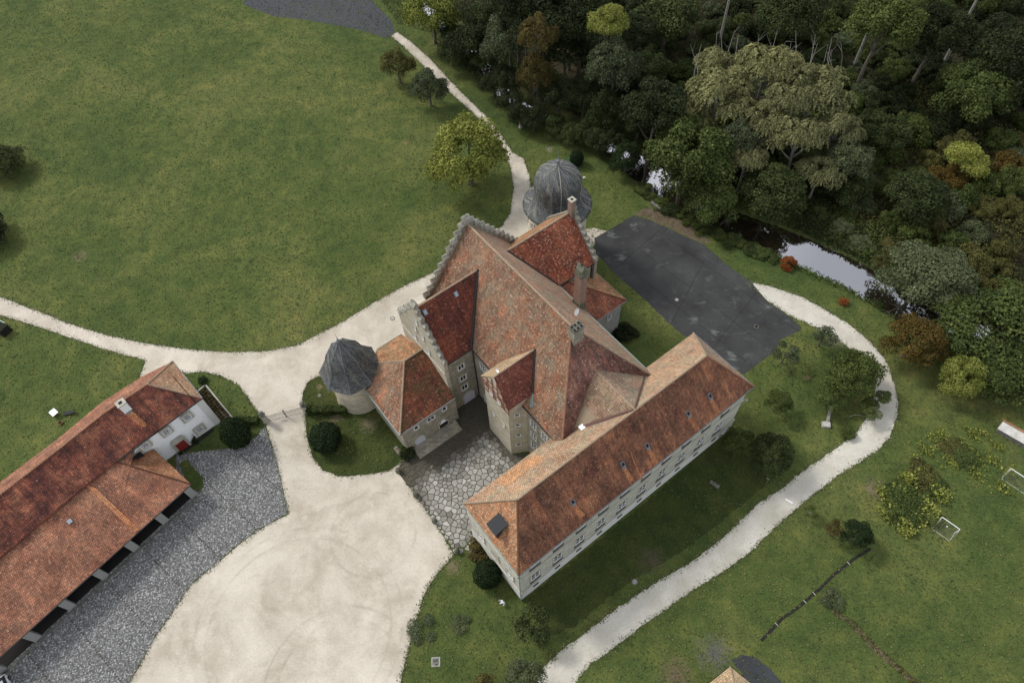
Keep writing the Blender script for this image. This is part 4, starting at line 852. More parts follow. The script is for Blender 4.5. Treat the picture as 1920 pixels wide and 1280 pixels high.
for q_ in (((1062, 808), (1097, 760), (1107, 769), (1075, 803)), ((1075, 803), (1107, 769), (1119, 783), (1100, 797)), ((1097, 760), (1096, 757), (1121, 786), (1119, 783))):
    patch(LR, q_, top0, nL, M['sheet'], 'sheet_panel', .05)
patch(LR, [(1118, 787), (1176, 769), (1178, 773), (1100, 802), (1085, 805), (1100, 798)], top0, nL, M['brownmetal'], 'flashing', .06)
cN = np.array([0, 0, 1.0])
def ridge_line(T, name, pts, r, mat): m = MB(); m.tube(pts, r, 5); return T.part(name, m, mat)
# valleys of the linking roof against wing and main hip
ridge_line(LR, 'valley', [L(ka + .1, 5.7, kz - .0), L(30.6, 10.2, 14.75)], .13, M['brownmetal'])
ridge_line(LR, 'valley', [L(ka - .1, 5.7, kz - .0), L(16.2, 10.55, 14.3)], .13, M['brownmetal'])
ridge_line(LR, 'valley', [L(ka, 13.4, kz + .05), L(16.3, 10.3, 14.6)], .15, M['darkmetal'])
ridge_line(LR, 'valley', [L(ka, 13.4, kz + .05), L(30.6, 10.6, 15.0)], .15, M['brownmetal'])
m = MB(); pc = hit(1092, 801, top0, nL); m.box(pc, (.9, .7, .25), LU); LR.part('roof_hatch', m, M['white'])
m = MB(); m.prism([L(14.6, 11.6, 13.4), L(17.2, 11.7, 14.2), L(16.2, 13.0, 15.4), L(15.0, 12.6, 14.6)], (0, 0, .12)); LR.part('flashing', m, M['lead'])

# ------------------------------------------------------------------ white gatehouse / barn range and carriage shed
zE, zR = 7.9, 11.6
E0 = [G(379, 746, zE), G(222, 859, zE), G(111, 951, zE), G(0, 1043, zE), G(-160, 1180, zE)]
Rg = [G(276, 720, zR), G(196.6, 773, zR), G(111.6, 840.7, zR), G(0, 927, zR), G(-160, 1055, zR)]
Nn = G(323.5, 677, zE)
E0 = [np.array(p) for p in E0]; Rg = [np.array(p) for p in Rg]
Wn = [np.array([2 * r[0] - e[0], 2 * r[1] - e[1], zE]) for r, e in zip(Rg, E0)]
dirs = [(E0[i + 1] - E0[i]) for i in range(4)]; 
# perpendicular foot of each ridge point on the eave, mirrored for the far eave
def foot(r):
    best = None
    for a, b in zip(E0[:-1], E0[1:]):
        d = b - a; t = np.clip(((r - a) @ d) / (d @ d), 0, 1); q = a + d * t; k = np.linalg.norm((r - q)[:2])
        if best is None or k < best[0]: best = (k, q)
    return best[1]
FE = [foot(np.array([r[0], r[1], zE])) for r in Rg]; BE = [np.array([2 * r[0] - f[0], 2 * r[1] - f[1], zE]) for r, f in zip(Rg, FE)]
WH = Thing('white_house', 'long white plastered house with stained red tiled roof and red door', 'house', (E0[0] + Nn) / 2 * (1, 1, 0))
m = MB(); m.roof([[E0[0], Rg[0], FE[0]]] + [[FE[i], FE[i + 1], Rg[i + 1], Rg[i]][::-1] for i in range(4)], .2); o = WH.part('roof', m, M['tile_barn'], True); o['label'] = 'dark stained red slope facing the yard'
m = MB(); m.roof([[Nn, BE[0], Rg[0]]] + [[BE[i], BE[i + 1], Rg[i + 1], Rg[i]] for i in range(4)], .2); o = WH.part('roof', m, M['tile_shed'], True); o['label'] = 'narrow red slope facing the meadow'
m = MB(); m.roof([[E0[0], Nn, Rg[0]]], .2); o = WH.part('roof', m, M['tile_hip'], True); o['label'] = 'ochre hip slope'
for i in range(4): ridge_caps(WH, Rg[i], Rg[i + 1], M['ridge_red'], .15)
ridge_caps(WH, Rg[0], E0[0], M['ridge'], .13); ridge_caps(WH, Rg[0], Nn, M['ridge'], .13)
ctr = (E0[0] + Nn + FE[0] + BE[0]) / 4
hw_ = [p + (np.array([ctr[0], ctr[1], p[2]]) - p) * .06 for p in (E0[0], Nn)]
ex = (E0[1] - E0[0]); ex /= np.linalg.norm(ex); en = np.array([-ex[1], ex[0], 0]);
if en @ (Rg[0] - E0[0]) < 0: en = -en
wl = [E0[0] + ex * .1 + en * .12, Nn + ex * .1 - en * .12] + [b + en * -.35 for b in BE] + [f + en * .4 for f in FE[::-1]]
block_walls(WH, [p[:2] for p in wl], 0, zE - .05, M['plaster'])
wf = lambda x, y: hit(x, y, wl[0], en)            # photo point -> front wall plane
fr = -en
for x, y, h_ in ((354.5, 786, 1.35), (316, 813, 1.35), (276.5, 839, 1.35), (378, 808.5, 1.35)):
    p = wf(x, y); window(WH, p, fr, 1.15, 1.45, (4, 3), .32)
dq = wf(347, 840); dq[2] = .05; window_ = None
m = MB(); t_ = -ex; m.box(dq + fr * .06, (1.5, .08, 2.3), t_); o = WH.part('door', m, M['reddoor'])
m = MB()
for s_ in (-1, 1): m.box(dq + t_ * s_ * .95 + fr * .1, (.35, .2, 2.35), t_)
m.box(dq + fr * .1 + (0, 0, 2.36), (2.3, .22, .35), t_); m.box(dq + fr * .02 + (0, 0, 2.72), (1.9, .1, .65), t_); WH.part('surround', m, M['stone_trim'], parent=o)
m = MB(); cs_ = wl[0] + fr * .1 - ex * .02; m.tube([cs_ + ex * 1.05 + (0, 0, 0.1), cs_ + ex * 1.05 + (0, 0, zE - .3)], .06, 6); WH.part('downpipe', m, M['black'])
m = MB(); m.tube([wf(225, 865) * (1, 1, 0) + (0, 0, zE - .12) - en * .4, E0[0] - (0, 0, .12)], .1, 6); WH.part('gutter', m, M['black'])
m = MB(); m.tube([Nn - (0, 0, .12), E0[0] - (0, 0, .12)], .1, 6); WH.part('gutter', m, M['lead'])
m = MB(); pl = wf(360.5, 815); m.tube([pl, pl + fr * .5], .03, 4); m.lathe([(.05, -.5), (.18, -.4), (.22, 0), (.05, .2)], pl + fr * .5, 6); WH.part('wall_lantern', m, M['black'])
m = MB(); m.box(wl[0] * (1, 1, 0) + ex * .5 + fr * .03, (1.0, .06, zE - .3), ex); m.box(wl[0] * (1, 1, 0) - ex * .03 + en * 1.2, (.06, 2.3, zE - .3), ex); WH.part('painted_quoin', m, M['plinth'])
# metal chimney with lead apron
nWH = np.cross(FE[0] - E0[1], Rg[0] - E0[1]); nWH /= np.linalg.norm(nWH); nWH = nWH if nWH[2] > 0 else -nWH
pc = hit(236, 765, FE[0], nWH); t_, v_ = plane_axes(nWH)
CH = Thing('chimney', 'short pale chimney with metal cladding on the white house roof', 'chimney', pc)
m = MB(); m.box(pc - (0, 0, .9), (1.15, 1.0, 2.4), t_); CH.part('stack', m, M['white'])
m = MB(); m.box(pc + (0, 0, 1.502), (1.35, 1.2, .16), t_); CH.part('cap', m, M['stone_trim']); m = MB(); m.box(pc + (0, 0, 1.664), (.5, .5, .03), t_); CH.part('flue', m, M['dark'])
patch(WH, [(237, 778), (248, 770), (275, 794), (274, 799), (265, 800)], FE[0], nWH, M['tile_new'])
patch(WH, [(232, 768), (240, 762), (248, 770), (239, 778)], FE[0], nWH, M['lead'], 'lead_apron', .05)
# carriage shed
sz, szt = 4.0, 7.5
Sc = G(357.5, 907, sz); Sfar = G(-150, 1364, sz); Stop = wf(216, 864); Stop = np.array([Stop[0], Stop[1], szt]); StR = wf(293, 845); StR = np.array([StR[0], StR[1], 4.6])
SH = Thing('carriage_shed', 'low open-fronted carriage shed with broad orange tiled lean-to roof and stone piers', 'shed', Sc * (1, 1, 0))
def onwall(px, py, z): g_ = G(px, py, z); return g_
top_pts = [Stop] + [np.array([f[0], f[1], szt]) + fr * -.3 for f in FE[1:]]
ea = [Sc, G(205, 1045, sz), G(100, 1139, sz), G(0, 1229.6, sz), Sfar]; 
polys = []
tp = [top_pts[0], top_pts[1], top_pts[2], top_pts[3], top_pts[4]]
def lerp(a, b, t): return a + (b - a) * t
quads_ = [[tp[i], tp[i + 1], ea[i + 1], ea[i]] for i in range(4)]
for q in quads_: polys += [[q[0], q[1], q[2]], [q[0], q[2], q[3]]]
m = MB(); m.roof(polys, .18); o = SH.part('roof', m, M['tile_shed'], True); o['label'] = 'broad orange brown main slope'
mid1 = lerp(Stop, StR, .5) - (0, 0, .55); m = MB(); m.roof([[Stop, mid1, Sc], [mid1, StR, Sc]], .18); o = SH.part('roof', m, M['tile_hip2'], True); o['label'] = 'flared orange end slope'
ridge_caps(SH, Stop, Sc, M['tile_shed'], .12)
nSH = np.cross(ea[1] - tp[0], ea[0] - tp[0]); nSH /= np.linalg.norm(nSH); nSH = nSH if nSH[2] > 0 else -nSH
patch(SH, [(160, 908), (180, 915), (262, 992), (252, 999)], tp[0], nSH, M['tile_new'], 'replaced_tiles', .12)
pc = hit(131, 977, tp[1], nSH); m = MB(); m.prism([pc + t_ * a - np.cross(t_, nSH) * b + nSH * .1 for a, b in ((-.3, -.3), (.3, -.3), (.3, .3), (-.3, .3))], nSH * .06); SH.part('roof_glass', m, M['skyglass'])
sd_ = (ea[1] - ea[0]); sd_ /= np.linalg.norm(sd_); sn = np.array([sd_[1], -sd_[0], 0]); sn = sn if sn @ (tp[0] - ea[0]) < 0 else -sn  # outwards
f0_ = Sc * (1, 1, 0) - sn * .75 + sd_ * .6
back = [np.array([p[0], p[1], 0]) + sn * .45 for p in (tp[0] + (tp[1] - tp[0]) * .12, tp[1], tp[2], tp[3], tp[4])]
m = MB()
for i in range(4):
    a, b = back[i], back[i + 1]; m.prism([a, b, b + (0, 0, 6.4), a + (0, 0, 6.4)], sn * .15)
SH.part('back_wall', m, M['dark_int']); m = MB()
q = back[0]; m.prism([f0_, np.array([q[0], q[1], 0]), np.array([q[0], q[1], 5.0]), f0_ + (0, 0, 3.5)], -sd_ * .2); SH.part('side_wall', m, M['plaster'])
plen = np.linalg.norm(Sfar - Sc); m = MB(); m.tube([f0_ + (0, 0, 3.72), f0_ + sd_ * (plen - 1) + (0, 0, 3.72)], .2, 4); SH.part('lintel_beam', m, M['wood'])
pier = box_me('pier', (1.05, .5, 3.6), M['pale_grey'])
for px_, py_ in ((362, 929), (306, 979), (250, 1030), (192, 1083), (130, 1140), (68, 1200), (6, 1261), (-60, 1325)):
    g_ = hit(px_ - 1, py_ - 6, f0_, sn); k_ = (g_ - f0_) @ sd_; SH.inst('pier', pier, f0_ + sd_ * max(.3, k_), math.atan2(sd_[1], sd_[0]))
m = MB(); m.box(f0_ + sd_ * plen / 2 - sn * -.55, (plen, .35, .1), sd_); SH.part('kerb', m, M['stone_dark'])
m = MB(); m.tube([Sc - (0, 0, .1) + sn * .1, Sfar - (0, 0, .1) + sn * .1], .07, 6); SH.part('gutter', m, M['darkmetal'])
m = MB(); m.prism([f0_ + (0, 0, .02), f0_ + sd_ * (plen - 1) + (0, 0, .02), f0_ + sd_ * (plen - 1) - sn * 7 + (0, 0, .02), f0_ - sn * 6.6 + (0, 0, .02)], (0, 0, .1)); SH.part('floor', m, M['dark_int'])  # near-black floor paints in the shade inside the shed
for i, (px_, py_) in enumerate(((323, 954), (266, 1005), (207, 1058))):
    g_ = hit(px_, py_, f0_, sn) - sn * 1.5; m = MB(); m.box(g_, (.3, .05, .22), sd_); SH.part('wall_plate', m, M['white'])

# ------------------------------------------------------------------ foliage
def leaf_quads(c, nrm, size, aspect=1.0, r=rng):
    """c: centres, nrm: facing; returns verts (n*4,3)"""
    n = len(c); a = np.cross(nrm, r.normal(size=(n, 3))); a /= np.linalg.norm(a, axis=1)[:, None] + 1e-9; b = np.cross(nrm, a); b /= np.linalg.norm(b, axis=1)[:, None] + 1e-9
    s = size[:, None]; h = s * aspect
    return np.stack([c - a * s, c - b * h, c + a * s, c + b * h], 1).reshape(-1, 3)      # rhombic leaf clump
def quad_mesh(name, V4, tint, mat):
    n = len(V4) // 4; me = bpy.data.meshes.new(name); me.vertices.add(n * 4); me.vertices.foreach_set('co', V4.astype(np.float32).ravel())
    me.loops.add(n * 4); me.loops.foreach_set('vertex_index', np.arange(n * 4, dtype=np.int32)); me.polygons.add(n)
    me.polygons.foreach_set('loop_start', np.arange(0, n * 4, 4, dtype=np.int32)); me.polygons.foreach_set('loop_total', np.full(n, 4, dtype=np.int32))
    at = me.attributes.new('tint', 'FLOAT', 'FACE'); at.data.foreach_set('value', np.clip(tint, 0, 1).astype(np.float32)); me.materials.append(mat); me.update(calc_edges=True); return me
def crown(seed, nclump=34, leaves=6500, cr=(.24, .42), size=.05, flat=1.0, droop=0.0, hollow=.55, name='crown'):
    r = np.random.default_rng(seed); d = r.normal(size=(nclump, 3)); d /= np.linalg.norm(d, axis=1)[:, None]; d[:, 2] = np.abs(d[:, 2]) * 1.1 - .35
    rad = hollow + (1 - hollow) * r.random(nclump) ** .6; cc = d * rad[:, None] * .88; cr_ = r.uniform(*cr, nclump); ct_ = r.random(nclump)
    w = cr_ ** 2; k = r.choice(nclump, leaves, p=w / w.sum()); dd_ = r.normal(size=(leaves, 3)); dd_ /= np.linalg.norm(dd_, axis=1)[:, None]; dd_[:, 2] = np.where(dd_[:, 2] < -.3, -dd_[:, 2], dd_[:, 2])
    sub = 1 + .22 * np.sin(dd_[:, 0] * 7 + k) * np.sin(dd_[:, 1] * 8 + 2 * k) * np.cos(dd_[:, 2] * 6)
    c = cc[k] + dd_ * (cr_[k] * (.72 + .34 * r.random(leaves) ** .5) * sub)[:, None]
    if droop:
        ns_ = leaves // 14; ks = r.choice(nclump, ns_, p=w / w.sum()); a_ = r.uniform(0, 2 * np.pi, ns_); q_ = r.random(ns_) ** .6; tt_ = np.tile(np.linspace(0, 1, 14), (ns_, 1)) * r.uniform(.6, 1.15, (ns_, 1))
        oxy = np.stack([np.cos(a_), np.sin(a_)], 1); rad_ = cr_[ks][:, None] * (q_[:, None] * .55 + tt_ * .75); zz2 = cr_[ks][:, None] * ((1 - q_[:, None] ** 2) * .75 + .35 * tt_ - droop * 1.9 * tt_ ** 2.2)
        c = np.stack([cc[ks][:, None, 0] + oxy[:, None, 0] * rad_, cc[ks][:, None, 1] + oxy[:, None, 1] * rad_, cc[ks][:, None, 2] + zz2], 2).reshape(-1, 3); leaves = len(c); c += r.normal(0, .012, c.shape); k = np.repeat(ks, 14)
        dd_ = np.column_stack([np.repeat(oxy, 14, 0), np.full(leaves, .9)])
    nrm = dd_ + r.normal(size=(leaves, 3)) * .55; nrm /= np.linalg.norm(nrm, axis=1)[:, None]
    tint = .18 + .34 * ct_[k] + r.normal(0, .17, leaves) + .12
    c[:, 2] *= flat
    return quad_mesh(name, leaf_quads(c, nrm, size * r.uniform(.6, 1.35, leaves), 1.7 if droop else .75, r), tint, LM['mid'])
CR = {'round': [crown(11 + i, 46, 15000, (.18, .36), .031) for i in range(4)], 'open': [crown(31 + i, 34, 14000, (.16, .34), .024, 1, .4, .6) for i in range(3)],
      'willow': [crown(51 + i, 30, 17000, (.16, .36), .021, 1, .55, .62) for i in range(3)], 'fine': [crown(71 + i, 52, 14000, (.16, .3), .028) for i in range(3)],
      'shrub': [crown(91 + i, 22, 5200, (.24, .48), .05, 1, 0, .4) for i in range(4)], 'sparse': [crown(111 + i, 18, 2600, (.2, .4), .045, 1, 0, .4) for i in range(2)],
      'low': [crown(131 + i, 30, 6500, (.18, .4), .048, .8, 0, .3) for i in range(4)]}
def topi(seed, leaves=5000):
    r = np.random.default_rng(seed); d = r.normal(size=(leaves, 3)); d /= np.linalg.norm(d, axis=1)[:, None]
    rad = 1 + .06 * np.sin(d[:, 0] * 7 + 1) * np.cos(d[:, 2] * 6) + .04 * np.sin(d[:, 1] * 13) + r.normal(0, .025, leaves); c = d * rad[:, None]; nrm = d + r.normal(size=d.shape) * .5; nrm /= np.linalg.norm(nrm, axis=1)[:, None]
    return quad_mesh('foliage', leaf_quads(c, nrm, .05 * r.uniform(.6, 1.4, leaves), .8, r), .35 + r.normal(0, .22, leaves), LM['topiary'])
TOP = topi(5)
def uvsphere(name, mat, seg=14, rings=8):
    m = MB(); pr = [(math.sin(math.pi * i / rings) * .96 + 1e-4, -math.cos(math.pi * i / rings) * .96) for i in range(rings + 1)]; m.lathe(pr, seg=seg); return mesh_data(name, m.v, m.f, mat)
CORE = uvsphere('inner_foliage', LM['topiary'])
def trunk_mesh(seed, limbs=5, spread=.55, mat='bark'):
    r = np.random.default_rng(seed); m = MB(); pts = [(0, 0, 0), (r.normal(0, .03), r.normal(0, .03), .35), (r.normal(0, .05), r.normal(0, .05), .7), (r.normal(0, .08), r.normal(0, .08), 1.15)]
    m.tube(pts, [.09, .06, .045, .012], 7)
    for i in range(limbs):
        a = 2 * math.pi * (i + r.random() * .6) / limbs; z0 = .42 + .4 * r.random(); s_ = spread * r.uniform(.7, 1.2)
        m.tube([(0, 0, z0), (math.cos(a) * s_ * .45, math.sin(a) * s_ * .45, z0 + .14), (math.cos(a) * s_, math.sin(a) * s_, z0 + .35)], [.035, .022, .006], 5)
    return mesh_data('trunk', m.v, m.f, M[mat])
TRK = [trunk_mesh(i) for i in range(3)]; TRKP = [trunk_mesh(10 + i, 6, .6, 'bark_pale') for i in range(2)]
def set_mat(o, mat): o.material_slots[0].link = 'OBJECT'; o.material_slots[0].material = mat
_ti = [0]
def tree(px, py, rpx, zc, mat, label, kind='round', zr=1.0, name='tree', cat='tree', group=None, trunk=TRK, yr=1.0):
    """crown centre at height zc seen at (px, py), radius rpx photo pixels, zr = height/width of the crown"""
    _ti[0] += 1; i = _ti[0]; c = G(px, py, zc); dist = np.linalg.norm(c - (0, 0, H)); r = rpx * dist / FPX
    gh = float(ground_h([c[:2]])[0][0]); e = bpy.data.objects.new(name, None); COL.objects.link(e); e.location = (c[0], c[1], gh); tag(e, label, cat, group)
    tk = trunk[i % len(trunk)]; hh = zc - gh
    link('trunk', tk, e, (0, 0, 0), i * 1.3, (max(1.2, r * .85), max(1.2, r * .85), hh))
    ms = CR[kind]; o = link('crown', ms[i % len(ms)], e, (0, 0, hh), i * 2.1, (r, r * yr, r * zr)); set_mat(o, LM[mat]); return e
def shrub(px, py, rpx, mat, label, kind='shrub', hr=.8, name='shrub', cat='shrub', group=None, world=None):
    _ti[0] += 1; i = _ti[0]
    if world is None:
        g_ = G(px, py, 0); dist = np.linalg.norm(g_ - (0, 0, H)); r = rpx * dist / FPX; g_ = G(px, py, r * hr * .6)
    else: g_, r = np.array(world), rpx
    gh = float(ground_h([g_[:2]])[0][0]); ms = CR[kind]
    o = link(name, ms[i % len(ms)], None, (g_[0], g_[1], gh + r * hr * .35), i * 1.7, (r, r, r * hr)); set_mat(o, LM[mat]); tag(o, label, cat, group); return o
# --- trees of the park
tree(745, 124, 33, 4.4, 'olive', 'small olive round tree beside the gravel path, nearer the asphalt road', 'fine', 1.05, yr=.9)
tree(803, 165, 35, 4.6, 'grey', 'small grey green round tree beside the gravel path, nearer the big pale tree', 'fine', 1.1)
tree(878, 288, 76, 8.0, 'yellow', 'large yellow green tree overhanging the gravel path behind the castle', 'fine', 1.0)
tree(808, 22, 46, 8, 'yellow', 'yellow green tree at the top edge beside the asphalt road', 'round', 1.1)
tree(880, 82, 42, 6, 'forest', 'dark green bushy tree on the near bank left of the tall brown tree', 'round', 1.0)
tree(955, 70, 48, 11, 'grey', 'grey green tree left of the tall brown tree', 'fine', 1.25)
tree(1008, 70, 36, 17, 'brown', 'tall narrow brown and olive autumn tree on the stream bank', 'fine', 1.3)
tree(1003, 140, 33, 9, 'brown', 'lower bronze tree right in front of the tall brown tree', 'fine', 1.5)
tree(1140, 42, 33, 20, 'yellow', 'pale yellow treetop rising above the olive tree at the top', 'round', .9)
tree(1150, 130, 50, 13, 'grey', 'tall grey olive tree between brown tree and the willow', 'fine', 1.35)
tree(1135, 210, 36, 6, 'dark', 'dark green tree below the tall grey olive tree by the stream', 'round', 1.3)
tree(1174, 298, 30, 3.6, 'topiary', 'dark conical evergreen on the near bank by the open water', 'fine', 1.35)
for x, y, r_, z_, lb in ((1350, 175, 60, 14, 'upper left pale willow crown of the big willow clump'), (1440, 130, 62, 15, 'top middle pale willow crown of the big willow clump'), (1530, 165, 60, 14, 'right pale willow crown near the leaning pale trunk'),
                        (1290, 215, 45, 11, 'left pale willow crown above the broad green tree'), (1500, 255, 52, 11, 'lower middle pale yellow willow crown'), (1440, 225, 44, 12, 'central pale willow crown with bare twigs'), (1575, 235, 38, 11, 'rightmost pale willow crown of the clump'), (1400, 300, 40, 8, 'lowest drooping pale willow crown over the round grey tree'), (1540, 320, 38, 7, 'low drooping pale willow crown at the right foot of the clump'), (1345, 120, 40, 13, 'topmost left willow crown beneath the bare branches'), (1480, 190, 46, 14, 'high middle willow crown behind the yellow one')):
    tree(x, y, r_, z_, 'willow', lb, 'willow', .8, 'willow_tree', 'tree', 'pale willows beyond the stream', TRKP)
tree(1290, 290, 78, 9, 'mid', 'broad green tree overhanging the stream below the willows', 'round', .95)
tree(1385, 260, 38, 10, 'grey', 'round grey green tree in the middle under the willows', 'fine', 1)
tree(1330, 375, 50, 5, 'mid', 'green bankside tree hiding the stream below the broad tree', 'round', .8)
tree(1450, 360, 60, 5, 'dark', 'dark green tree over the water right of the broad tree', 'round', .8)
tree(1590, 300, 44, 7, 'grey', 'dull grey green tree below the right pale willow', 'fine', .9)
tree(1715, 640, 52, 4.5, 'rust', 'rust and olive coloured round tree on the stream bank by the lawn', 'fine', .95)
tree(1806, 706, 38, 4, 'yellow', 'small yellow green tree on the lawn right of the rust coloured tree', 'fine', .95)
tree(1600, 700, 46, 4.2, 'mid', 'dense green tree inside the bend of the gravel path', 'round', .95)
tree(1738, 515, 78, 4.5, 'grey', 'spreading grey green willow over the far bank of the stream', 'fine', .45, 'willow_tree', 'tree', None, TRKP)
tree(1870, 620, 76, 5, 'mid', 'creeper covered green tree mass at the right edge beyond the stream', 'round', .8)
tree(1800, 780 - 190, 40, 4, 'mid', 'green tree on the bank between the grey willow and the creeper mass', 'round', .8)
tree(1880, 700, 60, 3, 'mid', 'low green tree at the right edge beside the yellow tree', 'round', .6)
tree(1450, 850, 42, 4.2, 'dark', 'dark green round tree near the east corner of the long wing', 'fine', .9)
tree(1383, 826, 30, 3.4, 'mid', 'green rounded tree touching the far end of the long wing', 'fine', .9)
tree(1460, 752, 25, 3.2, 'mid', 'small green tree on the lawn north of the dark round tree', 'fine', .9)
tree(1475, 662, 24, 3.0, 'grey', 'small grey green tree at the corner of the asphalt court', 'sparse', .9)
tree(1546, 630, 24, 3.0, 'grey', 'thin nearly bare small tree between path and asphalt court', 'sparse', .8)
tree(1606, 1000, 27, 3.0, 'topiary', 'small dark evergreen tree at the top end of the ditch', 'fine', 1.0)
tree(1566, 992, 18, 2.4, 'brown', 'small olive brown tree left of the dark evergreen', 'sparse', 1.0)
tree(1520, 958, 12, 1.6, 'mid', 'tiny young tree on a pale stake near the path', 'sparse', 1.0)
tree(998, 1175, 40, 3.2, 'dark', 'loose dark leaved tree on the lawn in front of the long wing', 'sparse', .8)
tree(985, 1275, 40, 4.5, 'grey', 'pale green treetop at the bottom edge beside the path', 'fine', .9)
tree(905, 1290, 30, 4, 'brown', 'brownish twiggy treetop at the bottom edge', 'sparse', .9)
tree(5, 303, 34, 2.6, 'dark', 'big rounded dark shrub tree at the left edge of the meadow', 'round', .7)
tree(-30, 432, 36, 2.6, 'forest', 'dark tree just showing at the left edge below the big rounded one', 'round', .7)
tree(1555, 745, 26, 2.5, 'mid', 'low leafy limb of the fallen tree over the lawn', 'shrub', .6)
tree(1655, 742, 14, 3.0, 'box', 'leafy branch tip reaching over the gravel path', 'shrub', .6)
tree(1632, 765, 18, 2.2, 'box', 'leafy branch beside the gravel path bend below the branch tip', 'shrub', .6)
shrub(1590, 812, 14, 'mid', 'small leafy shrub at the inner edge of the path bend')
shrub(1480, 491, 16, 'orange', 'small bright orange shrub on the stream bank', 'fine', 1.0)
shrub(1172, 618, 24, 'forest', 'dark shrub against the annex wall'); shrub(1176, 622, 13, 'box', 'light green rounded shrub in front of the dark annex shrub', 'fine')
shrub(1582, 566, 9, 'orange', 'tiny reddish shrub by the stream side of the path'); shrub(1654, 565, 13, 'dark', 'small dark bush on the bank at the end of the open water')
shrub(1785, 634, 16, 'dark', 'dark green bush by the small dark pool of the stream')
shrub(902, 1022, 24, 'brown', 'olive rose bush with pale blossoms at the west corner of the long wing', 'shrub', .9)
shrub(764, 850, 16, 'forest', 'dark ivy bush at the corner of the gate wing', 'shrub', 1.0)
shrub(380, 713, 9, 'topiary', 'small dark bush at the north corner of the white house')
shrub(1733, 890, 28, 'olive', 'olive green shrub rising from the leafy patch on the playing lawn', 'low', .5); shrub(1752, 912, 22, 'box', 'light green shrub right of the olive one in the leafy patch', 'low', .5)
shrub(1690, 940, 34, 'mid', 'low green shrub in the middle of the leafy patch', 'low', .5); shrub(1720, 958, 36, 'box', 'light green low shrub at the lower end of the leafy patch', 'low', .35)
shrub(1812, 852, 24, 'box', 'light green low shrub right of the leafy patch', 'low', .3); shrub(1788, 838, 20, 'olive', 'olive low shrub upper right of the leafy patch', 'low', .3); shrub(1560, 1120, 22, 'grey', 'grey green weeds clump at the end of the hedge trench', 'sparse', .4)
shrub(790, 1180, 26, 'grey', 'thin greyish weeds on the lawn by the forecourt edge', 'sparse', .3); shrub(865, 1170, 20, 'grey', 'small greyish clump of weeds on the corner lawn', 'sparse', .3)
bs_ = [(1128, 276), (1142, 292), (1206, 352), (1222, 366), (1240, 378), (1258, 390), (1276, 400), (1296, 410), (1314, 420), (1334, 428), (1352, 438), (1372, 446), (1392, 455), (1412, 463), (1430, 470), (1448, 480)]
for i_, (x, y) in enumerate(bs_): shrub(x, y + 2, 13 + (i_ % 3) * 3, ('mid', 'dark', 'mid', 'box')[i_ % 4], ('fresh', 'dark', 'fresh', 'light')[i_ % 4] + ' green bank bush, the ' + ['first', 'second', 'third', 'fourth', 'fifth', 'sixth', 'seventh', 'eighth', 'ninth', 'tenth', 'eleventh', 'twelfth', 'thirteenth', 'fourteenth', 'fifteenth', 'sixteenth'][i_] + ' along the near bank from the bell tower side', 'low', .55, 'bank_bush', 'bush', 'low bushes along the near bank')
# --- clipped yews and hedges
def ball(px, py, rpx, label, hr=1.0, name='topiary', mat='topiary'):
    g_ = G(px, py, 0); r = rpx * np.linalg.norm(g_ - (0, 0, H)) / FPX; c = G(px, py, r * hr * .85); T = Thing(name, label, 'clipped bush', (c[0], c[1], 0))
    o = T.inst('foliage', TOP, (c[0], c[1], r * hr * .85), px * .1, scale=(r, r, r * hr)); set_mat(o, LM[mat]); T.inst('inner_foliage', CORE, (c[0], c[1], r * hr * .85), 0, scale=(r * .97, r * .97, r * hr * .97))
ball(610, 820, 27, 'dark round clipped bush on the lawn island beside the gate wing'); ball(441, 811, 23, 'dark egg-shaped clipped bush beside the white house', 1.5)
ball(914, 1076, 24, 'dark round clipped bush against the end wall of the long wing', 1.15); ball(1081, 297, 12, 'small egg-shaped clipped bush behind the bell tower', 1.3)
def hedge(a, b, w, h, label, mat='box'):
    a = np.array(a, float); b = np.array(b, float); ln = np.linalg.norm(b - a); d = (b - a) / ln; n_ = np.array([-d[1], d[0], 0]); T = Thing('hedge', label, 'hedge', (a + b) / 2 * (1, 1, 0))
    m = MB(); m.box((a + b) / 2, (ln, w * .85, h * .93), d); T.part('inner_foliage', m, LM[mat]); k = int(ln * (w + 2 * h) * 130); r = rng
    s_ = r.random(k) * (w + 2 * h); t = r.random(k) * ln; off = np.where(s_ < h, -w / 2, np.where(s_ < h + w, s_ - h - w / 2, w / 2)); z = np.where(s_ < h, s_, np.where(s_ < h + w, h, s_ - h - w))
    nn = np.where((s_ < h)[:, None], -n_, np.where((s_ < h + w)[:, None], np.array([0, 0, 1.0]), n_)); wob = .12 * np.sin(t * 2.3) + .08 * np.sin(t * 5.1)
    c = a + d * t[:, None] + n_ * off[:, None] + np.array([0, 0, 1.0]) * z[:, None] + nn * (wob + r.normal(0, .06, k))[:, None]; nn = nn + r.normal(size=nn.shape) * .6; nn /= np.linalg.norm(nn, axis=1)[:, None]
    c[:, 2] = np.maximum(c[:, 2], .05); me = quad_mesh('foliage', leaf_quads(c - T.o, nn, .085 * r.uniform(.6, 1.4, k), .8), .4 + r.normal(0, .22, k), LM[mat]); link('foliage', me, T.e)
hedge(G(577, 772), G(652, 772), 1.1, 1.3, 'green hedge between the right gatepost and the slate tower', 'mid'); hedge(G(452, 793), G(487, 791), 1.0, 1.2, 'short leafy hedge between the left gatepost and the clipped bush')
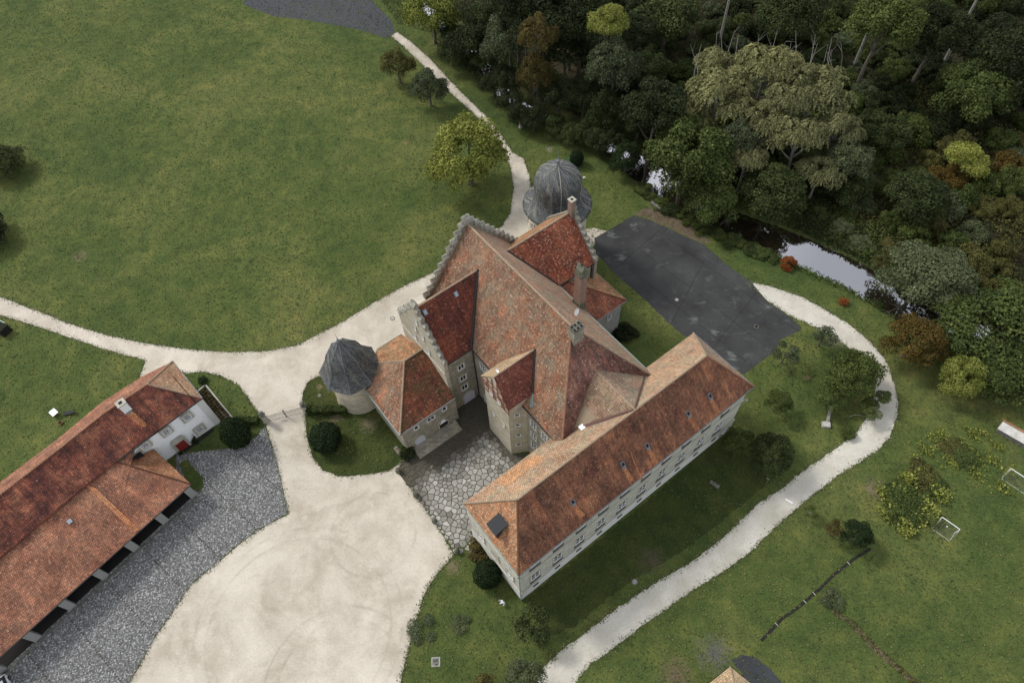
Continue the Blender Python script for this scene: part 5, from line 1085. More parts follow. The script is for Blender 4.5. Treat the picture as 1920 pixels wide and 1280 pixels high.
# --- tall bare trunks at the top of the wood with high crowns out of the picture
for bx, by, hh, lean, lb in ((1345, 97, 26, (.3, 1.2), 'pale tall trunk standing behind the willows at the top'), (1597, 134, 24, (.2, .8), 'slender tall trunk right of the willows'), (1761, 134, 27, (.3, 1.0), 'tall pale trunk in the dark upper right wood'), (1905, 195, 22, (0, 1), 'tall trunk at the upper right edge'), (918, 30, 24, (.1, .6), 'thin pale trunk at the top between the first trees')):
    b = G(bx, by, .5); e = Thing('tall_tree', lb, 'tree', (b[0], b[1], 0)); m = MB(); m.tube([b * (1, 1, 0), b * (1, 1, 0) + (lean[0] * .4, lean[1] * .4, hh * .5), b * (1, 1, 0) + (lean[0], lean[1], hh)], [.38, .28, .12], 8); e.part('trunk', m, M['bark_pale'])
    o = e.inst('crown', CR['round'][bx % 4], b * (1, 1, 0) + (lean[0], lean[1], hh + 1), 0, scale=(4.2, 4.2, 4.6)); set_mat(o, LM['forest'])
# bare twigs above the willows
m = MB(); cW = G(1410, 90, 15)
T = Thing('bare_branches', 'bare dead pale branches sticking out above the willow crowns', 'branches', (cW[0], cW[1], 0))
for i in range(26):
    p = G(1300 + 11 * i, 150 + 14 * math.sin(i * 1.7), 11.5); q = G(1300 + 11.5 * i + rng.normal(0, 12), 78 + 20 * math.sin(i * .9) + rng.normal(0, 10), 16.5); mm_ = (p + q) / 2 + rng.normal(0, .5, 3); MBt = m
    m.tube([p, mm_, q], [.09, .055, .02], 4); 
    for j in range(3): s_ = mm_ + (q - mm_) * rng.random(); m.tube([s_, s_ + rng.normal(0, .8, 3) + (0, .4, .9)], [.035, .012], 3)
T.part('branches', m, M['bark_pale'])
# --- the wood beyond the stream: low shrubs and trees
fz = [(1010, -40), (1060, 40), (1090, 120), (1150, 200), (1260, 290), (1400, 390), (1520, 440), (1660, 530), (1780, 560), (1960, 640), (1960, -60)]
pts_ = []; tries = 0; fw = [G(x, y)[:2] for x, y in fz]
lo_, hi_ = np.min(fw, 0), np.max(fw, 0)
cand = rng.uniform(lo_, hi_, (9000, 2)); okm = inside(cand, fw); dcr, scr = river_dist(cand); okm &= (scr > 0) & (dcr > 4.6); cand = cand[okm]
for p in cand:
    if len(pts_) >= 285: break
    if all((p[0] - q[0]) ** 2 + (p[1] - q[1]) ** 2 > 3.6 ** 2 for q in pts_): pts_.append(p)
def pix(p):
    c_ = RW.T @ (np.array(p) - np.array([0, 0, H])); return CX + FPX * c_[0] / -c_[2], CY - FPX * c_[1] / -c_[2]
ANC = [(1350, 175, 'the left pale willows'), (1440, 130, 'the top willow crown'), (1530, 165, 'the right willow crown'), (1290, 290, 'the broad green tree'), (1450, 360, 'the tree over the water'), (1738, 515, 'the spreading grey willow'), (1870, 620, 'the creeper covered mass'), (1812, 300, 'the bright yellow green bush'), (1140, 60, 'the pale yellow treetop'), (1008, 110, 'the tall brown tree'), (1660, 40, 'the slender trunk tree'), (1790, 70, 'the tall pale trunk'), (1895, 120, 'the upper right corner tree'), (1570, 430, 'the tree overhanging open water'), (1720, 370, 'the slope tree'), (1150, 180, 'the grey olive tree'), (1250, 60, 'the top left dark tree'), (1480, 30, 'the dark tree behind willows'), (1660, 250, 'the dark tree right of willows'), (1905, 450, 'the right frame edge'), (1800, 440, 'the bramble slope')]
_used = {}
def wlabel(x, y, nm):
    an = min(ANC, key=lambda a: (a[0] - x) ** 2 + (a[1] - y) ** 2); dx_, dy_ = x - an[0], y - an[1]; di = math.hypot(dx_, dy_)
    v = 'above' if dy_ < -.4 * di else 'below' if dy_ > .4 * di else ''; h = 'left of' if dx_ < -.4 * di else 'right of' if dx_ > .4 * di else ''
    rel = (v + ' and ' + h) if v and h else (v or h); how = 'touching, ' if di < 24 else 'near, ' if di < 42 else 'close, ' if di < 60 else 'apart, ' if di < 80 else 'farther, ' if di < 105 else 'distant, '
    l = nm + ' shrub ' + how + rel + ' ' + an[2]; return l
WS = []
for p in pts_:
    x, y = pix((p[0], p[1], 1)); u_ = rng.random()
    if y < -30 or x > 1950: continue
    zone = 'in the dark upper right corner' if (x > 1620 and y < 250) else 'behind the willows' if y < 130 else 'along the far bank' if y > .34 * x - 110 else 'on the slope right of the willows' if x > 1560 else 'under the willows'
    if x > 1740 and 270 < y < 560 and u_ < .7: mt = 'rust' if u_ < .05 else 'olive' if u_ < .4 else 'mid'
    elif zone == 'in the dark upper right corner': mt = 'forest' if u_ < .6 else 'dark' if u_ < .9 else 'mid'
    elif zone == 'on the slope right of the willows': mt = 'mid' if u_ < .38 else 'dark' if u_ < .58 else 'grey' if u_ < .78 else 'olive'
    elif zone == 'along the far bank' and x > 1400: mt = 'mid' if u_ < .5 else 'grey' if u_ < .75 else 'dark' if u_ < .9 else 'olive'
    elif x < 1230: mt = 'forest' if u_ < .85 else 'dark'
    else: mt = 'dark' if u_ < .42 else 'forest' if u_ < .55 else 'mid' if u_ < .85 else 'grey'
    mt0 = mt; nmz = {'forest': 'very dark green', 'dark': 'dark green', 'mid': 'fresh green', 'grey': 'grey green', 'brown': 'brownish', 'olive': 'olive green', 'rust': 'rust tinged'}[mt]
    nearw = 1380 < x < 1720 and river_dist([p])[0][0] < 13
    so_ = shrub(0, 0, rng.uniform(1.7, 2.4) if nearw else rng.uniform(2.2, 3.9), mt, wlabel(x, y, nmz), ('low', 'shrub', 'low', 'round')[_ti[0] % 4], rng.uniform(.4, .6) if nearw else rng.uniform(.6, 1.25), 'wild_shrub', 'shrub', nmz + ' shrubs ' + zone, (p[0], p[1], 0)); WS.append((so_, x, y))
_by = {}
for so_, x, y in WS: _by.setdefault(so_['label'], []).append((x, so_))
for l_, q_ in _by.items():
    if len(q_) < 2: continue
    q_.sort(key=lambda t_: t_[0]); nm_s = ['left', 'right'] if len(q_) == 2 else ['leftmost', 'middle', 'rightmost'] if len(q_) == 3 else ['leftmost', 'second', 'third', 'rightmost'] if len(q_) == 4 else ['leftmost'] + ['inner'] * (len(q_) - 2) + ['rightmost']
    for n_, (x, so_) in zip(nm_s, q_): so_['label'] = n_ + ' ' + l_
for x, y, r_, z_, mt, lb in ((833, 38, 26, 4, 'dark', 'dark bush tree hiding the stream at the very top'), (905, 112, 24, 4.5, 'dark', 'dark green bush tree left of the first bronze tree'), (850, 62, 22, 3, 'dark', 'dark bush tree at the top of the near bank'), (885, 118, 24, 3, 'forest', 'very dark bush hiding the stream left of the thin trunk'), (925, 158, 26, 3.2, 'forest', 'very dark bush hiding the stream left of the bronze tree'), (958, 190, 26, 3.4, 'forest', 'very dark bush below the lower bronze tree'), (1000, 222, 26, 3.2, 'forest', 'very dark bush right behind the stone figure'), (1075, 252, 26, 2.6, 'dark', 'dark bank bush between stone figure and the conical evergreen'), (1122, 262, 26, 3, 'dark', 'dark bank tree just left of the conical evergreen'), (1150, 262, 24, 4, 'forest', 'very dark tree behind the conical evergreen'), (1030, 20, 62, 17, 'forest', 'very tall dark tree behind the tall brown tree'), (1090, 30, 58, 16, 'forest', 'very tall dark tree left of the pale yellow treetop'), (970, -20, 60, 18, 'forest', 'very tall dark treetop at the top edge above the brown tree'), (1230, 200, 60, 13, 'forest', 'tall dark tree left of the left pale willow'), (905, 30, 34, 7, 'dark', 'dark green tree at the top left of the thin pale trunk'), (985, 15, 34, 15, 'forest', 'very dark treetop above the tall brown tree'), (1060, 95, 44, 9, 'forest', 'very dark tree right of the tall brown tree'), (1050, 180, 36, 6, 'forest', 'very dark low tree right of the lower bronze tree'), (1095, 170, 36, 8, 'forest', 'very dark tree left of the tall grey olive tree'), (950, 150, 30, 5, 'forest', 'very dark bushy tree left of the lower bronze tree'), (975, 215, 24, 3, 'forest', 'dark bush tree behind the stone figure'), (1105, 245, 30, 3, 'dark', 'dark bank tree between stone figure and open water'), (1040, 235, 24, 2.4, 'dark', 'low dark bank bush right of the stone figure'), (1200, 220, 38, 6, 'forest', 'very dark tree between grey olive tree and broad green tree'), (845, 95, 26, 4, 'dark', 'dark bush tree on the bank below the yellow green top tree'), (1190, 60, 38, 10, 'forest', 'very dark tree right of the pale yellow treetop'), (1250, 40, 60, 8, 'dark', 'dark green tree at the top left of the willows'), (1215, 130, 40, 7, 'dark', 'dark green tree between grey olive tree and willows'), (1070, 40, 40, 12, 'forest', 'very dark tree at the top right of the tall brown tree'), (1660, 40, 55, 16, 'mid', 'green tree crown at the top by the slender trunk'), (1480, 30, 50, 9, 'dark', 'dark tree at the top behind the willows'), (1830, 170, 55, 9, 'mid', 'green tree in the upper right wood'), (1895, 120, 60, 12, 'forest', 'very dark tree at the upper right edge'), (1760, 60, 50, 13, 'forest', 'very dark tree by the tall pale trunk'), (1812, 300, 34, 6, 'yellow', 'bright yellow green bush like tree on the right slope'), (1590, 350, 40, 3.4, 'dark', 'dark green tree above the open water'), (1720, 370, 50, 5, 'dark', 'dark green tree on the right slope above the grey willow'), (1660, 250, 40, 5, 'dark', 'dark tree right of the pale willows')):
    tree(x, y, r_, z_, mt, lb, 'round', .85)
# --- low bank plants, leafy patches, edge weeds: uncountable ground cover
def scatter(name, label, poly_px, n, size, mat, h=.35, tb=.4, cat='ground cover', mask=None, world=False, tmod=None):
    pl = [G(x, y)[:2] for x, y in poly_px] if not world else poly_px; lo_, hi_ = np.min(pl, 0), np.max(pl, 0); c = rng.uniform(lo_, hi_, (int(n * 2.5), 2)); c = c[inside(c, pl)]
    if mask is not None: c = c[mask(c)]
    c = c[:n]; z = ground_h(c)[0] + rng.random(len(c)) ** 1.5 * h + .03; nn = rng.normal(size=(len(c), 3)) * .6 + (0, 0, 1.0); nn /= np.linalg.norm(nn, axis=1)[:, None]
    me = quad_mesh(name, leaf_quads(np.column_stack([c, z]), nn, size * rng.uniform(.5, 1.5, len(c)), .8), tb + rng.normal(0, .22, len(c)), mat); o = link(name, me); tag(o, label, cat, kind='stuff'); return o
clump = lambda s, th: (lambda c: (np.sin(c[:, 0] * s) * np.cos(c[:, 1] * s * 1.3) + .5 * np.sin(c[:, 0] * s * 2.7 + c[:, 1] * s) + rng.normal(0, .3, len(c))) > th)
bank = [(1120, 262), (1160, 300), (1215, 350), (1280, 395), (1345, 430), (1440, 478), (1520, 520), (1620, 565), (1720, 612), (1735, 590), (1690, 580), (1590, 530), (1500, 492), (1440, 458), (1380, 430), (1320, 402), (1250, 362), (1190, 318), (1140, 262)]
scatter('bank_plants', 'low leafy plants along the near bank of the stream', bank, 17000, .15, LM['mid'], .7)
scatter('bank_plants', 'shrubby weeds on the bank behind the castle meadow', [(745, 45), (800, 60), (860, 120), (930, 190), (1000, 235), (1090, 262), (1130, 262), (1090, 235), (1020, 215), (950, 165), (880, 95), (820, 35), (760, 0), (700, -20)], 16000, .15, LM['dark'], .9)
scatter('leafy_patch', 'yellow green broad leaved plants on the playing lawn', [(1640, 900), (1680, 890), (1730, 880), (1780, 930), (1790, 945), (1740, 985), (1700, 1010), (1665, 985), (1640, 950)], 5200, .15, LM['yellow'], 1.25, .5, mask=clump(.9, .2))
scatter('leafy_patch', 'scattered light green leaves right of the shrub patch', [(1700, 830), (1760, 800), (1830, 800), (1900, 850), (1900, 930), (1860, 925), (1790, 890), (1740, 870), (1700, 860)], 4200, .13, LM['yellow'], .7, .4, mask=clump(1.1, .35))
scatter('undergrowth', 'dark undergrowth covering the floor of the wood', [(x, y) for x, y in fz], 60000, .20, LM['forest'], .9, .5, mask=lambda c: (river_dist(c)[1] > 0) & (river_dist(c)[0] > 3.8))
scatter('undergrowth', 'green and straw coloured brambles on the slope right of the willows', [(1600, 200), (1700, 130), (1780, 230), (1960, 260), (1960, 620), (1780, 545), (1660, 500), (1560, 400)], 36000, .16, LM['olive'], 1.2, .35, mask=clump(.35, -.1))

fb = []
for i_ in range(len(river) - 1):
    d_ = river[i_ + 1] - river[i_]; d_ /= np.linalg.norm(d_); n_ = np.array([-d_[1], d_[0]]); k_ = 420
    fb.append(river[i_] + d_ * rng.uniform(0, np.linalg.norm(river[i_ + 1] - river[i_]), (k_, 1)) + n_ * (3.9 + rng.random((k_, 1)) ** 1.4 * 9))
fb = np.concatenate(fb); gz = ground_h(fb)[0]; fb = fb[ground_h(fb)[2] > 0]; k_ = len(fb); gz = ground_h(fb)[0]
hz_ = (.5 + .5 * np.sin(fb[:, 0] * .9) * np.cos(fb[:, 1] * .7)) * 1.3; nn = rng.normal(size=(k_, 3)) * .7 + (0, 0, 1.0); nn /= np.linalg.norm(nn, axis=1)[:, None]
me = quad_mesh('bank_plants', leaf_quads(np.column_stack([fb, gz + .05 + rng.random(k_) * hz_]), nn, .17 * rng.uniform(.5, 1.5, k_), .8), .35 + .25 * np.sin(fb[:, 0] * .3) + rng.normal(0, .2, k_), LM['mid']); tag(link('bank_plants', me), 'dense green plants spilling over the far bank of the stream', 'ground cover', kind='stuff')

for x, y, mt, lb in ((1530, 462, 'mid', 'fresh green shrub overhanging the left end of the open water'), (1585, 480, 'dark', 'dark shrub overhanging the middle of the open water'), (1635, 502, 'mid', 'fresh green shrub overhanging the right end of the open water'), (1480, 440, 'dark', 'dark shrub hanging over the stream beside the orange shrub')):
    shrub(x, y, 22, mt, lb, 'low', .5)

# ------------------------------------------------------------------ grass detail, edge weeds
GR = tint_mat('grass tufts', (.034, .056, .018), (.080, .094, .028), (.15, .150, .055), .95, 3)
blocked = [[G(x, y)[:2] for x, y in q] for q in (grav, asph, yard, fl_px)]
def free(c):
    k = np.ones(len(c), bool)
    for q in blocked: k &= ~inside(c, q)
    a = np.stack([(c - O) @ U, (c - O) @ V], 1); k &= ~((a[:, 0] > -1) & (a[:, 0] < 42) & (a[:, 1] > -.5) & (a[:, 1] < 12)) & ~((a[:, 0] > -1) & (a[:, 0] < 42) & (a[:, 1] > 11) & (a[:, 1] < 42) & (a[:, 0] > 9))
    d_, s_ = river_dist(c); k &= d_ > 4.3; return k
path2 = PATH
blocked.append([G(x, y)[:2] for x, y in path2])
def isl_free(c):
    k = free(c)
    for key in 'abc': k |= inside(c, [G(x, y)[:2] for x, y in isl[key]]) & ~inside(c, blocked[2])
    return k
view_px = [(-20, -20), (1940, -20), (1940, 1300), (-20, 1300)]
c = rng.uniform(*np.array([np.min([G(x, y)[:2] for x, y in view_px], 0), np.max([G(x, y)[:2] for x, y in view_px], 0)]), (330000, 2))
k = inside(c, [G(x, y)[:2] for x, y in view_px]) & isl_free(c); d_, s_ = river_dist(c); k &= ~((s_ > 0) & (d_ > 4)); c = c[k]
n = len(c); nn = rng.normal(size=(n, 3)) * .45 + (0, 0, 1.0); nn /= np.linalg.norm(nn, axis=1)[:, None]
tt = .42 + .22 * np.sin(c[:, 0] * .13 + 1.5 * np.sin(c[:, 1] * .09)) * np.cos(c[:, 1] * .11) + .14 * np.sin(c[:, 0] * .5 + c[:, 1] * .7) + rng.normal(0, .2, n)
tt -= .3 * inside(c, [G(x, y)[:2] for x, y in [(980, 1128), (1100, 1030), (1230, 925), (1350, 818), (1372, 800), (1420, 850), (1440, 905), (1350, 980), (1270, 1040), (1180, 1090), (1080, 1170), (1020, 1200)]]) + .2 * inside(c, [G(x, y)[:2] for x, y in isl['b']])  # tufts darkened over the painted wing shadow and the darker island
me = quad_mesh('grass_tufts', leaf_quads(np.column_stack([c, np.full(n, .05) + rng.random(n) * .08]), nn, .11 * rng.uniform(.5, 1.6, n), .7), tt, GR)
tag(link('grass_tufts', me), 'tufts of short grass all over meadow and lawns', 'grass', kind='stuff')
def edge_weeds(name, polys, n, spread, mat, size, label):
    out = []
    for q in polys:
        P_ = [G(x, y)[:2] for x, y in q]; L_ = [np.linalg.norm(np.array(P_[(i + 1) % len(P_)]) - P_[i]) for i in range(len(P_))]; tot = sum(L_)
        for i, l in enumerate(L_):
            m_ = int(n * l / 100); t = rng.random((m_, 1)); p = P_[i] + (P_[(i + 1) % len(P_)] - P_[i]) * t; out.append(p + rng.normal(0, spread, (m_, 2)) * (rng.random((m_, 1)) + .2))
    c = np.concatenate(out); n_ = len(c); nn = rng.normal(size=(n_, 3)) * .5 + (0, 0, 1.0); nn /= np.linalg.norm(nn, axis=1)[:, None]
    me = quad_mesh(name, leaf_quads(np.column_stack([c, .03 + rng.random(n_) * .12]), nn, size * rng.uniform(.4, 1.5, n_), .8), .35 + rng.normal(0, .2, n_), mat); tag(link(name, me), label, 'weeds', kind='stuff')
gl = grav[:38]; 
edge_weeds('edge_weeds', [path2, [q for q in grav]], 2600, .34, GR, .07, 'ragged weeds and grass along the edges of the gravel')
edge_weeds('edge_weeds', [isl['a'], isl['b'], isl['c']], 2800, .32, GR, .07, 'ragged grass around the lawn islands')

edge_weeds('gravel_spill', [path2, [q for q in grav]], 1000, .4, M['gravel'], .045, 'loose gravel spilled into the grass along the paths')
# ------------------------------------------------------------------ street furniture and small things
ux = np.array([1.0, 0, 0])
def gatepost(px, py, label):
    p = G(px, py); T = Thing('gatepost', label, 'gatepost', p, 'stone gateposts of the forecourt'); d = TH - .5; dv = (math.cos(d), math.sin(d), 0)
    m = MB(); m.box(p, (.75, .75, .35), dv); m.box(p + (0, 0, .35), (.6, .6, 1.75), dv); T.part('pillar', m, M['stone_trim']); m = MB(); m.box(p + (0, 0, 2.102), (.82, .82, .2), dv); T.part('cap', m, M['stone_dark'])
    m = MB(); m.lathe([(.15, 2.3), (.3, 2.4), (.42, 2.65), (.4, 2.95), (.2, 3.15), (.05, 3.2)], p, 10); T.part('urn', m, M['stone_dark']); return p
g1 = gatepost(500, 790, 'left stone gatepost with urn next to the short leafy hedge'); g2 = gatepost(575, 772, 'right stone gatepost with urn next to the long hedge')
d = (g2 - g1); ln = np.linalg.norm(d); d /= ln; T = Thing('iron_gate', 'closed two-leaf wrought iron gate between the stone gateposts', 'gate', (g1 + g2) / 2)
for s_, (a, b) in enumerate(((.45, ln / 2 - .03), (ln / 2 + .03, ln - .45))):
    m = MB()
    for z in (.15, 1.0, 1.55): m.tube([g1 + d * a + (0, 0, z), g1 + d * b + (0, 0, z)], .035, 4)
    leaf = T.part('gate_leaf', m, M['black'])
    nb = int((b - a) / .16)
    for i in range(nb + 1):
        t = a + (b - a) * i / nb; m = MB(); m.tube([g1 + d * t + (0, 0, .1), g1 + d * t + (0, 0, 1.75 + .1 * math.sin(i))], .018, 4); T.part('bar', m, M['black'], parent=leaf)
m = MB(); m.box(g1 + d * ln / 2, (.12, .12, 2.2), d); m.tube([g1 + d * (ln / 2 - .2) + (0, 0, 2.0), g1 + d * (ln / 2 + .2) + (0, 0, 2.0)], .04, 4); T.part('centre_post', m, M['black'])
m = MB(); m.box(g1 + d * (ln * .36) - np.array([-d[1], d[0], 0]) * .05 + (0, 0, .6), (.9, .03, .45), d); T.part('sign_board', m, M['white'])
for i, (x, y, w) in enumerate(((747, 884, 'beside the lawn island corner'), (780, 929, 'second from the gate wing'), (815, 977, 'third from the gate wing'), (857, 1034, 'nearest the long wing'))):
    p = G(x, y); T = Thing('stone_bollard', 'squat mossy stone bollard on the court edge, ' + w, 'bollard', p, 'mossy stone bollards along the court edge'); m = MB(); m.lathe([(.36, 0), (.42, .15), (.38, .5), (.3, .62)], p, 10); T.part('base', m, M['mossstone']); m = MB(); m.lathe([(.28, .62), (.38, .78), (.34, 1.0), (.15, 1.15), (.02, 1.2)], p, 10); T.part('knob', m, M['mossstone'])
def bench(px, py, az, label):
    p = G(px, py); T = Thing('garden_bench', label, 'bench', p); dx = np.array([math.cos(az), math.sin(az), 0]); dy = np.array([-dx[1], dx[0], 0])
    for k in range(3): m = MB(); m.box(p + dy * (-.2 + .16 * k) + (0, 0, .44), (1.5, .12, .04), dx); T.part('seat_slat', m, M['wood'])
    for k in range(2): m = MB(); m.box(p + dy * .3 + (0, 0, .58 + .17 * k), (1.5, .04, .12), dx); T.part('backrest_slat', m, M['wood'])
    for s_ in (-1, 1): m = MB(); m.box(p + dx * s_ * .68 - dy * .2, (.07, .07, .44), dx); m.box(p + dx * s_ * .68 + dy * .27, (.07, .07, .86), dx); m.box(p + dx * s_ * .68 + dy * .02 + (0, 0, .64), (.08, .56, .05), dx); T.part('bench_end', m, M['statue'])
bench(747, 848, TH - math.pi / 2, 'weathered garden bench with pale ends by the gate wing corner'); bench(887, 1043, TH - math.pi / 2, 'weathered garden bench with pale ends in front of the rose bush')
# stone figure by the stream
p = G(976, 240); T = Thing('statue', 'pale stone figure on a low plinth at the edge of the stream bushes', 'statue', p); m = MB(); m.box(p, (.6, .6, .5), LU); T.part('plinth', m, M['statue'])
m = MB(); m.lathe([(.26, .5), (.3, .8), (.2, 1.25), (.27, 1.6), (.24, 1.8), (.09, 1.92), (.08, 1.96), (.13, 2.05), (.13, 2.18), (.04, 2.28)], p, 10); m.tube([p + (-.25, 0, 1.75), p + (-.34, .06, 1.4), p + (-.2, .2, 1.15)], [.08, .06, .05], 6); m.tube([p + (.25, 0, 1.75), p + (.36, .04, 1.45), p + (.3, .16, 1.2)], [.08, .06, .05], 6); T.part('figure', m, M['statue'])
# loungers, fire bowl
def lounger(px, py, az, mat, label, wide, ln_=1.9, back=.5):
    p = G(px, py); T = Thing('sun_lounger', label, 'lounger', p); dx = np.array([math.cos(az), math.sin(az), 0]); dy = np.array([-dx[1], dx[0], 0])
    m = MB(); m.prism([p + dx * -ln_ * .5 - dy * wide / 2 + (0, 0, .32), p + dx * ln_ * .18 - dy * wide / 2 + (0, 0, .32), p + dx * ln_ * .18 + dy * wide / 2 + (0, 0, .32), p - dx * ln_ * .5 + dy * wide / 2 + (0, 0, .32)], (0, 0, .08)); T.part('seat', m, mat)
    m = MB(); m.prism([p + dx * ln_ * .19 - dy * wide / 2 + (0, 0, .34), p + dx * ln_ * .5 - dy * wide / 2 + (0, 0, .34 + back), p + dx * ln_ * .5 + dy * wide / 2 + (0, 0, .34 + back), p + dx * ln_ * .19 + dy * wide / 2 + (0, 0, .34)], (0, 0, .08)); T.part('backrest', m, mat)
    for sx in (-.45, .15):
        for sy in (-1, 1): m = MB(); m.box(p + dx * ln_ * sx + dy * wide * .42 * sy, (.06, .06, .33), dx); T.part('leg', m, mat)
lounger(104, 776, -.7, M['white'], 'white reclined garden lounger on the meadow behind the white house', 1.0, 1.7, .45); lounger(132, 775, .12, M['grey_fabric'], 'dark grey sun lounger on the meadow right of the white one', .65, 1.9, .35)
p = G(115, 794); T = Thing('plant_pot', 'small round terracotta pot on the grass below the loungers', 'pot', p); m = MB(); m.lathe([(.22, 0), (.34, .3), (.36, .42), (.28, .42), (.26, .3)], p, 12); T.part('pot', m, M['tile_new']); m = MB(); m.lathe([(.27, .33), (.01, .335)], p, 12); T.part('soil', m, M['dark'])
# goals
def goal(ax_, ay_, bx_, by_, depth, label, hz=1.55):
    a, b = G(ax_, ay_, hz), G(bx_, by_, hz); a[2] = b[2] = 0; d = (b - a); ln_ = np.linalg.norm(d); d /= ln_; n_ = np.array([d[1], -d[0], 0]); n_ = n_ if n_[1] < 0 else -n_; T = Thing('football_goal', label, 'goal', (a + b) / 2)
    m = MB(); m.tube([a + (0, 0, hz), b + (0, 0, hz)], .055, 6); T.part('crossbar', m, M['white'])
    for q in (a, b):
        m = MB(); m.tube([q, q + (0, 0, hz)], .05, 6); T.part('post', m, M['white']); m = MB(); m.tube([q + (0, 0, hz - .03), q + n_ * depth * .35 + (0, 0, hz * .85), q + n_ * depth, q + (0, 0, .03)], .028, 5); T.part('side_frame', m, M['concrete'])
    m = MB(); m.tube([a + n_ * depth + (0, 0, .03), b + n_ * depth + (0, 0, .03)], .035, 5); T.part('ground_bar', m, M['concrete'])
    m = MB(); k = int(ln_ / .3)
    for i in range(1, k): q = a + d * ln_ * i / k; m.tube([q + (0, 0, hz), q + n_ * depth * .35 + (0, 0, hz * .85), q + n_ * depth + (0, 0, .03)], .006, 3)
    for i in range(1, 7): z = hz * .85 * (1 - i / 7); o_ = depth * (.35 + .65 * i / 7); m.tube([a + n_ * o_ + (0, 0, z), b + n_ * o_ + (0, 0, z)], .006, 3)
    T.part('net', m, M['lead'])
goal(1767, 969, 1800, 992, 1.6, 'small white football goal with net on the lawn below the leafy patch'); goal(1896, 878, 1948, 912, 1.3, 'white football goal cut off by the right edge')
p = G(1775, 987); T = Thing('ball', 'small white ball lying inside the football goal', 'ball', p); m = MB(); m.lathe([(.01, 0), (.08, .03), (.11, .11), (.08, .19), (.01, .22)], p, 8); T.part('ball_shell', m, M['white'])
# low ruin-like shed roof at the right edge
a, b = G(1871, 803, 1.0), G(2000, 877, 1.0); d = (b - a) * (1, 1, 0); ln_ = np.linalg.norm(d); d /= ln_; n_ = np.array([-d[1], d[0], 0]); a0 = a * (1, 1, 0); T = Thing('low_shed', 'low long shed with white front slope and mossy brown rear slope at right edge', 'shed', a0)
m = MB(); m.box(a0 + d * ln_ / 2 + n_ * .9, (ln_ - .3, 1.9, .9), d); T.part('wall', m, M['stone_dark']); m = MB(); m.roof([[a0 + (0, 0, .95), a0 + d * ln_ + (0, 0, .95), a0 + d * ln_ + n_ * 1.05 + (0, 0, 1.7), a0 + n_ * 1.05 + (0, 0, 1.7)]], .1); o = T.part('roof', m, M['concrete']); o['label'] = 'white weathered front slope'
m = MB(); m.roof([[a0 + n_ * 1.05 + (0, 0, 1.7), a0 + d * ln_ + n_ * 1.05 + (0, 0, 1.7), a0 + d * ln_ + n_ * 2.2 + (0, 0, .95), a0 + n_ * 2.2 + (0, 0, .95)]], .1); o = T.part('roof', m, M['tile_gate_nw'], True); o['label'] = 'mossy brown rear slope'
# hut at the bottom edge
zh = 3.0; a = G(1369, 1249, zh); b = G(1325, 1284, zh); c_ = G(1412, 1284, zh); d1 = (b - a) / np.linalg.norm(b - a); d2 = (c_ - a) / np.linalg.norm(c_ - a); T = Thing('tiled_hut', 'corner of a small tiled hut with black gutters at the bottom edge', 'hut', a * (1, 1, 0))
B2, C2 = a + d1 * 6, a + d2 * 6; D2 = a + d1 * 6 + d2 * 6; ap = a + d1 * 3 + d2 * 3 + (0, 0, 2.2); m = MB(); m.roof([[a, B2, ap], [B2, D2, ap], [D2, C2, ap], [C2, a, ap]], .12); T.part('roof', m, M['tile_ochre'], True); ridge_caps(T, a, ap, M['ridge'], .1)
for q in (B2, C2): m = MB(); m.tube([a - (0, 0, .1), q - (0, 0, .1)], .08, 6); T.part('gutter', m, M['black'])
m = MB(); m.prism([a + (d1 + d2) * .4 - (0, 0, .1), a + d1 * 5.6 + d2 * .4 - (0, 0, .1), a + (d1 + d2) * 5.6 - (0, 0, .1), a + d2 * 5.6 + d1 * .4 - (0, 0, .1)], (0, 0, -2.9)); T.part('wall', m, M['plaster_old'], True)
# ditch channel with cross stones, hedge trench
pts = [G(*q) for q in ((1632, 1028), (1600, 1048), (1562, 1078), (1535, 1105), (1500, 1135), (1465, 1160), (1428, 1200))]; T = Thing('drain_channel', 'long narrow dark drainage channel across the lawn', 'drain', pts[3])
for i in range(len(pts) - 1):
    a, b = pts[i], pts[i + 1]; ln_ = np.linalg.norm(b - a); dv = (b - a) / ln_; m = MB(); m.box((a + b) / 2, (ln_ + .1, .36, .05 + .004 * (i % 2)), dv); T.part('channel_slab', m, M['dark_int'])
    for k in range(i % 2 + (i == 3)): m = MB(); m.box(a + dv * ln_ * (.25 + .5 * k) + (0, 0, .052), (.06, .5, .03), dv); T.part('cross_bar', m, M['concrete'])
scatter('hedge_trench', 'scrubby dark strip of weeds running down to the bottom right', [(1560, 1138), (1600, 1162), (1640, 1205), (1720, 1275), (1735, 1290), (1722, 1294), (1632, 1212), (1592, 1172), (1556, 1146)], 1500, .10, LM['olive'], .3)
sheet('soil_strip', [(1562, 1140), (1600, 1166), (1640, 1208), (1725, 1285), (1718, 1288), (1632, 1212), (1594, 1172), (1558, 1145)], M['soil'], .006, .12)
